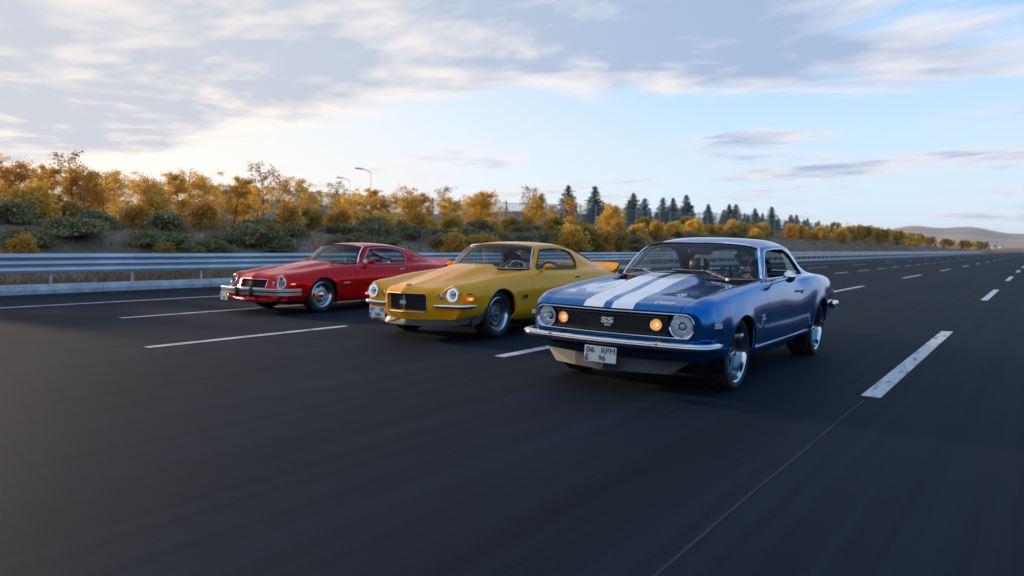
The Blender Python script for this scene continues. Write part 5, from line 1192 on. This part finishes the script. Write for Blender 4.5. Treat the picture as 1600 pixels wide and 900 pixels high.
def conifer_proto(seed, h):
    rs = np.random.default_rng(seed); m = MB(); m.tube([(0, 0, -.2), (.02, 0, h * .5), (0, .01, h)], .022 * h, 0, 7, scale=[1, .6, .08]); V, F = [], []; n = 0; z = .10 * h; C = []
    while z < h * .97:
        u = z / h; L_ = (.40 * h) * (1 - u) ** .85 * rs.uniform(.85, 1.1) + .05; k = max(4, int(9 * (1 - u)) + 3)
        for j in range(k):
            az = 2 * math.pi * (j + rs.uniform(-.35, .35)) / k; ll = L_ * rs.uniform(.6, 1.15); drop = -.12 + .42 * u
            m.tube([(0, 0, z), (math.cos(az) * ll * .6, math.sin(az) * ll * .6, z + drop * ll * .6), (math.cos(az) * ll * .95, math.sin(az) * ll * .95, z + drop * ll)], .012 * h / 5, 0, 4, scale=[1, .6, .2])
            for s in np.linspace(.15, 1.05, max(3, int(ll / .10))): C.append((math.cos(az) * ll * s, math.sin(az) * ll * s, z + drop * ll * s))
        z += h * (.046 - .014 * u)
    v, f = leaves(np.array(C), 9, (.065 * h / 5, .055 * h / 5, .035 * h / 5), .085 * h / 5, rs, .5); return m.mesh('trunk', 'bark', 40), np_mesh('crown', v, f, 'needle')
def shrub_proto(seed, w, h, material, per=34, size=.07):
    rs = np.random.default_rng(seed); m = MB(); C = []
    for b in range(34):
        az = rs.uniform(0, 6.28); el = rs.uniform(.05, 1.45) ; L_ = rs.uniform(.6, 1.0); d = np.array([math.cos(az) * math.cos(el) * w, math.sin(az) * math.cos(el) * w, math.sin(el) * h]) * L_
        m.tube([(0, 0, -.08), tuple(d * .5 + [0, 0, .04]), tuple(d)], .014, 0, 4, scale=[1, .6, .2])
        for s in (.4, .6, .8, 1.0): C.append(d * s + rs.normal(0, .08, 3) * w)
    v, f = leaves(np.array(C), per, (.14 * w, .14 * w, .10 * h), size, rs, .3); v[:, 2] = np.maximum(v[:, 2], -.03); return m.mesh('stems', 'bark', 40), np_mesh('foliage', v, f, material)
_u = ['', 'first', 'second', 'third', 'fourth', 'fifth', 'sixth', 'seventh', 'eighth', 'ninth', 'tenth', 'eleventh', 'twelfth', 'thirteenth', 'fourteenth', 'fifteenth', 'sixteenth', 'seventeenth', 'eighteenth', 'nineteenth']
_t = {2: 'twent', 3: 'thirt', 4: 'fort', 5: 'fift', 6: 'sixt', 7: 'sevent', 8: 'eight', 9: 'ninet'}
ORD = [_u[i] if i < 20 else (_t[i // 10] + 'ieth' if i % 10 == 0 else _t[i // 10] + 'y-' + _u[i % 10]) for i in range(1, 100)]
def plant(name, protos, i, x, y, s, label, cat, group, parts, zo=0.0, sz=None):
    r = empty(name, (x, y, float(tz(x, y)) + zo), random.uniform(0, 6.28)); r.scale = (s, s, s * (sz or 1)); tag(r, label, cat, group)
    for nm, me in zip(parts, protos[i % len(protos)]): link(nm, me, r)
    return r
def image_key(x, y):  # left-to-right order as seen from the road, for the wording of labels
    return math.atan2(x, y)
gold = [tree_proto(11, 4.2, 1.55, bare=.14), tree_proto(12, 4.0, 1.7, bare=.12, per=48), tree_proto(13, 4.6, 1.35, bare=.16, per=60), tree_proto(14, 4.3, 1.5, bare=.2, open_=.5, per=32), tree_proto(15, 4.0, 1.6, bare=.14, material='leaf_orange')]
T = []
for (x, y, zt) in [(-30, 9.3, 4.4), (-30, 11.2, 4.7), (-32, 12.6, 4.4), (-29, 12.9, 4.6), (-30, 14.0, 4.7), (-33, 16, 4.4), (-29.5, 15.6, 4.0), (-30, 17.2, 4.3), (-31, 18.9, 4.8), (-29.5, 19.4, 4.8), (-33, 22.5, 4.6), (-30, 21.0, 4.4), (-31.5, 24.2, 5.3), (-30, 24.9, 4.2), (-29, 26.3, 4.1), (-32, 28.6, 4.4), (-30, 28.8, 4.2), (-33, 31, 4.6), (-29.5, 30.8, 4.4), (-31, 33.4, 4.8), (-30, 34.7, 4.6), (-29, 36.3, 5.0), (-31, 38.6, 5.2), (-33, 42, 4.8), (-30, 44.3, 5.5), (-31, 46.2, 5.0), (-30, 56, 5.4), (-31, 59, 5.1)]: T.append((x, y, zt))
for k in range(20): T.append((random.uniform(-44, -38), 12 + 2.7 * k + random.uniform(-1, 1), random.uniform(4.3, 5.4)))
for k in range(22): T.append((random.uniform(-32, -28), -26 + 1.6 * k + random.uniform(-.5, .5), random.uniform(4.0, 4.6)))  # unseen trees added beyond the left frame edge to shade the near road
T.sort(key=lambda t: image_key(t[0], t[1]))
for i, (x, y, zt) in enumerate(T):
    h = (zt - float(tz(x, y))) * (.82 if y < 27 else .9); i_p = random.randrange(5)
    plant('autumn_tree', gold, i_p, x, y, max(.5, h / (4.2, 4.0, 4.6, 4.3, 4.0)[i_p]), '%s autumn tree from the left in the %s belt beyond the guardrail' % (ORD[i], 'golden'), 'tree', 'golden trees beyond the guardrail', ('trunk', 'crown'))
wisp = [tree_proto(71, 4.4, 1.25, bare=.3, per=9, material='leaf_orange'), tree_proto(72, 4.6, 1.1, bare=.3, per=7, material='leaf_olive')]
WS = [(-31, 10.2, 4.9), (-31, 13.4, 5.0), (-30.5, 17.9, 4.7), (-32, 22.9, 5.6), (-32, 23.8, 5.2), (-31.5, 27.4, 4.9), (-31, 32.2, 5.1), (-31.5, 36.0, 5.3), (-31, 40.4, 5.4), (-31, 44.9, 6.0), (-31, 51, 5.6)]
WS.sort(key=lambda t: image_key(t[0], t[1]))
for i, (x, y, zt) in enumerate(WS): plant('bare_tree', wisp, i, x, y, (zt - float(tz(x, y))) / 4.5, '%s thin half-bare tree from the left rising out of the golden belt' % ORD[i], 'tree', 'half-bare trees in the golden belt', ('trunk', 'crown'))
con = [conifer_proto(31, 5), conifer_proto(32, 5), conifer_proto(33, 5)]
CN = [(-42, 68.5, 7.9), (-42, 74.4, 8.1), (-42, 84.2, 8.1), (-42.5, 88.5, 7.7), (-42, 93.1, 7.8), (-42, 96.5, 8.0), (-42, 101.2, 8.7), (-43, 104.7, 8.0), (-42, 109.8, 8.0), (-43, 112.5, 7.2), (-42, 119.2, 8.5), (-42, 122.4, 8.7), (-42, 127, 7.2), (-42, 132.6, 8.3), (-42, 137, 7.6), (-42, 142.5, 9.2), (-43, 147, 7.4), (-42, 155.8, 8.3), (-42, 160, 8.2), (-42, 169, 8.0), (-42, 179, 7.7), (-43, 192, 7.2), (-43, 206, 7.4), (-36, 225, 7), (-45, 80, 7.0), (-46, 91, 7.6), (-44, 99.5, 7.0), (-45, 107, 7.4), (-44, 115.5, 7.6), (-45, 125, 7.9), (-44, 135, 7.4), (-44, 140, 8.0), (-44, 150, 7.9), (-44, 165, 7.7), (-44, 174, 7.8), (-44, 185, 7.6)]
CN += [(random.uniform(-47, -40.5), 72 + 9.5 * k + random.uniform(-3, 3), random.uniform(6.0, 7.6)) for k in range(13)]
CN.sort(key=lambda t: image_key(t[0], t[1]))
for i, (x, y, zt) in enumerate(CN):
    h = zt - float(tz(x, y)); plant('conifer', con, i, x, y, h / 5 * 1.03, '%s dark green conifer from the left in the row behind the mesh fence' % ORD[i], 'conifer', 'conifers behind the mesh fence', ('trunk', 'crown'), sz=random.uniform(.98, 1.05))
jun = [shrub_proto(41, 1.25, .70, 'leaf_dark', 40), shrub_proto(42, 1.4, .58, 'leaf_dark', 40), shrub_proto(43, 1.05, .8, 'leaf_dark', 36)]
SH = []
for k in range(72):
    y = 5 + .8 * k + random.uniform(-.4, .4) + max(0, k - 40) * .7; SH.append((random.uniform(-26.3, -22.8), y, random.uniform(.55, .95)))
SH.sort(key=lambda t: image_key(t[0], t[1]))
for i, (x, y, s) in enumerate(SH): plant('juniper_shrub', jun, i, x, y, s, '%s low dark green shrub from the left on the bank' % ORD[i], 'shrub', 'dark shrubs on the roadside bank', ('stems', 'foliage'))
gsh = [shrub_proto(51, .9, 1.3, 'leaf_gold', 40, .075), shrub_proto(52, 1.0, 1.2, 'leaf_olive', 40, .075), shrub_proto(53, .8, 1.4, 'leaf_orange', 36, .075)]
GS = [(-22.6, 8.4, .55), (-22.4, 12.4, .5), (-24, 17.5, .6), (-22.3, 26.2, .95), (-22.2, 27.6, .9), (-22.6, 29.2, .8), (-23, 37.8, 1.2), (-23, 39.4, 1.3), (-22.6, 41.2, 1.2), (-23, 43.5, 1.0), (-24, 49, 1.0), (-25, 54, 1.1), (-26, 60, 1.0), (-31, 76, 1.3), (-29, 79, 1.0), (-28, 84, 1.2), (-28, 90, 1.1), (-29, 95, 1.3), (-27, 100, 1.4), (-27, 107, 1.3), (-26, 113, 1.5), (-25, 121, 1.6), (-26, 130, 1.7)]
GS += [(random.uniform(-31, -24), 52 + 4.2 * k + random.uniform(-1.5, 1.5), random.uniform(.9, 1.5)) for k in range(18)]
GS += [(random.uniform(-29.5, -26.5), 7 + 1.6 * k + random.uniform(-.5, .5), random.uniform(.6, 1.05)) for k in range(24)]
GS.sort(key=lambda t: image_key(t[0], t[1]))
for i, (x, y, s) in enumerate(GS): plant('autumn_bush', gsh, i, x, y, s, '%s yellow-brown autumn bush from the left on the bank behind the guardrail' % ORD[i], 'bush', 'autumn bushes on the bank', ('stems', 'foliage'))
ol = [tree_proto(61, 4.0, 1.7, bare=.12, material='leaf_olive', per=45, size=.11), tree_proto(62, 3.8, 1.8, bare=.1, material='leaf_gold', per=45, size=.11), tree_proto(63, 4.2, 1.6, bare=.12, material='leaf_olive', per=45, size=.11)]
OT = [(-25, 140, 4.6), (-24.5, 150, 4.4), (-25, 158, 4.2), (-24, 168, 4.2), (-25, 176, 4.5), (-24, 186, 4.6), (-24, 196, 4.3), (-25, 208, 4.4), (-24, 222, 4.5), (-25, 236, 4.3), (-24, 252, 4.4), (-24, 270, 4.5), (-25, 290, 4.6), (-24, 312, 4.6), (-24, 340, 4.8), (-25, 372, 5.0), (-24, 410, 5.2), (-24, 455, 5.4), (-30, 160, 5.0), (-32, 175, 5.2), (-33, 195, 5.0), (-31, 215, 5.0), (-32, 240, 5.2), (-30, 270, 5.2)]
OT += [(-26 - 5 * random.random(), 134 + 7.5 * k + random.uniform(-2, 2), random.uniform(4.0, 5.2) + k * .03) for k in range(16)]
OT.sort(key=lambda t: image_key(t[0], t[1]))
for i, (x, y, zt) in enumerate(OT): plant('roadside_tree', ol, i, x, y, max(.7, (zt - float(tz(x, y))) / 3.6), '%s olive-gold roadside tree from the left along the distant guardrail' % ORD[i], 'tree', 'olive-gold trees along the distant guardrail', ('trunk', 'crown'))
RTs = [(12, 520, 6.5), (14, 560, 7.0), (11, 610, 6.5), (13, 680, 7.5), (12, 760, 8.0), (-12, 900, 9), (-8, 960, 10)]
RTs.sort(key=lambda t: image_key(t[0], t[1]))
for i, (x, y, zt) in enumerate(RTs): plant('distant_tree', ol, i + 1, x, y, zt / 4.0, '%s small distant tree from the left where the road meets the horizon' % ORD[i], 'tree', 'distant trees at the end of the road', ('trunk', 'crown'))
# dry grass on the bank
rs = np.random.default_rng(5); n = 90000; gx = -20.3 - 26 * rs.uniform(0, 1, n) ** 1.8; gy = -8 + 190 * rs.uniform(0, 1, n) ** 1.7; gz = tz(gx, gy); hh = rs.uniform(.10, .34, n) * (1 + .5 * nz(gx, gy, .4, 8)).clip(.3, 2); a = rs.uniform(0, 6.28, n); dx_, dy_ = np.cos(a) * .02, np.sin(a) * .02; lx, ly = rs.normal(0, .08, n), rs.normal(0, .08, n)
v = np.stack([np.stack([gx - dx_, gy - dy_, gz - .02], 1), np.stack([gx + dx_, gy + dy_, gz - .02], 1), np.stack([gx + lx, gy + ly, gz + hh], 1)], 1).reshape(-1, 3)
o = link('dry_grass', np_mesh('dry_grass', v, np.arange(n * 3).reshape(-1, 3), 'straw')); tag(o, 'straw coloured dry grass over the roadside bank', 'grass', kind='stuff')
# stones and rubble below the guard rail
M['stone'] = mat('stone', (.22, .19, .17), .9)

# ------------------------------------------------------------------ mesh fence on the bank, lamp posts
M['fence_steel'] = mat('fence_steel', (.22, .30, .31), .5, .4)
M['fence_mesh'] = bpy.data.materials.new('fence_mesh'); M['fence_mesh'].use_nodes = True
nt = M['fence_mesh'].node_tree; b = bsdf(M['fence_mesh']); b.inputs['Base Color'].default_value = (.11, .16, .18, 1); b.inputs['Roughness'].default_value = .8
tc = nd(nt, 'ShaderNodeTexCoord'); br = nd(nt, 'ShaderNodeTexBrick'); br.offset = 0; br.inputs['Scale'].default_value = 1; br.inputs['Brick Width'].default_value = .055; br.inputs['Row Height'].default_value = .055; br.inputs['Mortar Size'].default_value = .0055; br.inputs['Color1'].default_value = (0, 0, 0, 1); br.inputs['Color2'].default_value = (0, 0, 0, 1); br.inputs['Mortar'].default_value = (1, 1, 1, 1)
sx = nd(nt, 'ShaderNodeSeparateXYZ'); cx = nd(nt, 'ShaderNodeCombineXYZ'); nt.links.new(tc.outputs['Object'], sx.inputs[0]); nt.links.new(sx.outputs[1], cx.inputs[0]); nt.links.new(sx.outputs[2], cx.inputs[1]); nt.links.new(cx.outputs[0], br.inputs[0]); nt.links.new(br.outputs[0], b.inputs['Alpha'])
fe = empty('mesh_fence', (-36, 0, 0)); tag(fe, 'grey-green wire mesh fence on posts along the top of the bank', 'fence')
pmb = MB(); pmb.box((0, 0, .85), (.045, .045, 1.15), bev=.01); pmb.box((0, 0, 2.01), (.055, .055, .012)); fpm = pmb.mesh('fence_post', 'fence_steel', 30)
wm = MB(); wm.grid([[(0, 0, .05), (0, 3, .05)], [(0, 0, 1.85), (0, 3, 1.85)]]); wme = wm.mesh('mesh_panel', 'fence_mesh', 0)
rm = MB(); rm.tube([(0, 0, 1.86), (0, 3, 1.86)], .022, 0, 6); rme2 = rm.mesh('top_rail', 'fence_steel', 40)
for k in range(58):
    y = 4 + 3 * k; z0 = float(tz(-36, y)); z1 = float(tz(-36, y + 3)); o = link('fence_post', fpm, fe); o.location = (0, y, z0)
    for me, nm in ((wme, 'mesh_panel'), (rme2, 'top_rail')): o = link(nm, me, fe); o.location = (0, y, z0); o.rotation_euler = (math.atan2(z1 - z0, 3), 0, 0)
M['lamp_grey'] = mat('lamp_grey', (.68, .70, .73), .6, .0)
def lamp(x, y, h, label):
    r = empty('street_lamp', (x, y, float(tz(x, y)))); tag(r, label, 'street lamp', 'street lamps beyond the trees'); m = MB(); m.tube([(0, 0, -.2), (0, 0, h * .5), (0, 0, h)], .032, 0, 8, scale=[1.2, 1, .6]); m.build('pole', 'lamp_grey', r)
    a = MB(); a.tube([(0, 0, h - .05), (.0, -.5, h + .12), (0, -1.1, h + .18)], .035, 0, 6); ao = a.build('arm', 'lamp_grey', r); l_ = MB(); l_.box((0, -1.35, h + .17), (.14, .42, .06), bev=.04); l_.build('lamp_head', 'lamp_grey', ao)
lamp(-48, 45.2, 4.7, 'street lamp with a flat head rising highest above the golden trees'); lamp(-60, 53.5, 4.9, 'fainter street lamp left of the taller one above the golden trees')

# ------------------------------------------------------------------ far hills
M['hill'] = mat('hill_fields', (.24, .17, .13), .95, spec=.05)
nH = tex_noise(M['hill'], .0022, 9, .68, stretch=(.5, 1, 3)); M['hill'].node_tree.links.new(ramp(M['hill'], nH, [(.36, (.11, .09, .06)), (.46, (.27, .18, .125)), (.54, (.40, .27, .19)), (.62, (.15, .12, .08)), (.7, (.30, .21, .15))]), bsdf(M['hill']).inputs['Base Color'])
M['hill_wood'] = mat('wooded_hill', (.10, .095, .075), .95, spec=.05); M['hill_wood'].node_tree.links.new(ramp(M['hill_wood'], tex_noise(M['hill_wood'], .02, 8, .7), [(.35, (.05, .055, .045)), (.5, (.13, .11, .075)), (.65, (.24, .17, .12))]), bsdf(M['hill_wood']).inputs['Base Color'])
def ridge(name, azs, r0, r1, hfun, seed, n=160, k=26, material='hill'):
    m = MB(); rows = []
    for i in range(k):
        u = i / (k - 1); r = r0 + (r1 - r0) * u; row = []
        for az in np.linspace(R(azs[0]), R(azs[1]), n): x, y = r * math.sin(az), r * math.cos(az); row.append((x, y, hfun(math.degrees(az), u) + 9 * float(nz(np.array(x), np.array(y), .0035, seed)) * math.sin(math.pi * min(1, u * 2) / 2) - 6))
        rows.append(row)
    m.grid(rows); o = m.build(name, material, None, 60, fix=False); tag(o, kind='structure'); return o
pk = lambda az, c, w: math.exp(-((az - c) / w) ** 2)
ridge('mountain', (-60, 50), 3600, 8200, lambda az, u: (sst(u, 0, .62) * (1 - .75 * sst(u, .62, 1))) * (105 + 78 * pk(az, -7.2, 1.9) + 66 * pk(az, -4.0, 1.6) + 18 * pk(az, -11, 4) + 30 * pk(az, 2, 5) + 55 * pk(az, 25, 9) + 60 * pk(az, -45, 10)), 2)
ridge('low_hills', (-80, -12), 700, 1500, lambda az, u: sst(u, 0, .6) * (1 - .6 * sst(u, .6, 1)) * (46 + 12 * pk(az, -34, 7) + 26 * pk(az, -55, 9) - 22 * pk(az, -14, 6)), 4, material='hill_wood')

# ------------------------------------------------------------------ evening haze
hz = bpy.data.materials.new('haze_air'); hz.use_nodes = True; nt = hz.node_tree; nt.nodes.remove(nt.nodes['Principled BSDF']); pv = nd(nt, 'ShaderNodeVolumePrincipled')
pv.inputs['Color'].default_value = (.90, .93, 1.0, 1); pv.inputs['Density'].default_value = HAZE; pv.inputs['Anisotropy'].default_value = .2; nt.links.new(pv.outputs[0], nt.nodes['Material Output'].inputs['Volume'])
M['haze_air'] = hz; m = MB(); m.box((0, 4050, 105), (8900, 4700, 125)); ho = m.build('haze', 'haze_air', None, 0); tag(ho, kind='stuff')

# ------------------------------------------------------------------ far settlement at the foot of the mountain
M['house_wall'] = mat('house_wall', (.62, .58, .54), .9); M['house_roof'] = mat('house_roof', (.32, .13, .08), .9)
HS = []
for k in range(18):
    az = R(random.uniform(-13, -2.2)); r = random.uniform(1300, 2300); HS.append((r * math.sin(az), r * math.cos(az), random.uniform(7, 13), random.uniform(6, 9), random.uniform(3.2, 7.5)))
HS.sort(key=lambda t: image_key(t[0], t[1]))
for i, (x, y, w, d, h) in enumerate(HS):
    r = empty('house', (x, y, float(tz(x, y)) - .5), random.uniform(0, 3)); tag(r, '%s tiny pale house from the left at the foot of the far mountain' % ORD[i], 'house', 'far houses below the mountain')
    m = MB(); m.box((0, 0, h / 2), (w / 2, d / 2, h / 2)); m.build('wall', 'house_wall', r, 0)
    m = MB(); e = .5; m.add([(-w / 2 - e, -d / 2 - e, h), (w / 2 + e, -d / 2 - e, h), (w / 2 + e, d / 2 + e, h), (-w / 2 - e, d / 2 + e, h), (-w / 2 - e, 0, h + d * .3), (w / 2 + e, 0, h + d * .3)], [(0, 1, 5, 4), (2, 3, 4, 5), (0, 4, 3), (1, 2, 5), (0, 3, 2, 1)]); m.build('roof', 'house_roof', r, 0)

# ------------------------------------------------------------------ cars and drivers
cb = make_blue(); cy = make_yellow(); cr = make_red()
bpy.context.view_layer.update()
class _R: pass
def seat_person(car, *a, **k):
    w = _R(); w.matrix_world_safe = car.root.matrix_world.copy(); return person(a[0], a[1], w, *a[2:], **k)
seat_person(cb, 'person', 'bearded driver in dark sunglasses and black shirt inside the blue car', (.37, 1.50, .46), R(-38), R(6), 'shirt_dark', (.37, 1.20, .90), glasses=True, lean=.20)
seat_person(cy, 'person', 'driver in a dark shirt behind the pillar of the yellow car', (.29, 1.46, .40), R(-18), 0, 'shirt_dark', (.36, 1.25, .865), lean=.25)
seat_person(cr, 'person', 'driver in a white shirt at the wheel of the red car', (.36, 1.52, .40), R(15), 0, 'shirt_white', (.36, 1.25, .865), lean=.25)
# ornament on a cord under the blue car's mirror
om = MB(); om.tube([(0, 0, 0), (.004, .003, -.05)], .0025, 0, 5); om.add([(-.016, 0, -.05), (.016, 0, -.05), (.02, .004, -.13), (-.018, .004, -.125), (-.016, .006, -.05), (.016, .006, -.05), (.02, .010, -.13), (-.018, .010, -.125)], [(0, 1, 2, 3), (4, 7, 6, 5), (0, 4, 5, 1), (2, 6, 7, 3), (1, 5, 6, 2), (0, 3, 7, 4)]); om.tube([(0, .005, -.12), (-.012, .006, -.15), (.012, .006, -.165), (-.01, .006, -.18), (.006, .006, -.195)], .004, 0, 5)
oo = om.build('hanging_ornament', 'piping'); oo.matrix_world = cb.root.matrix_world @ Matrix.Translation((.02, 1.215, 1.19)); tag(oo, 'small dangling ornament under the rear-view mirror of the blue car', 'ornament')
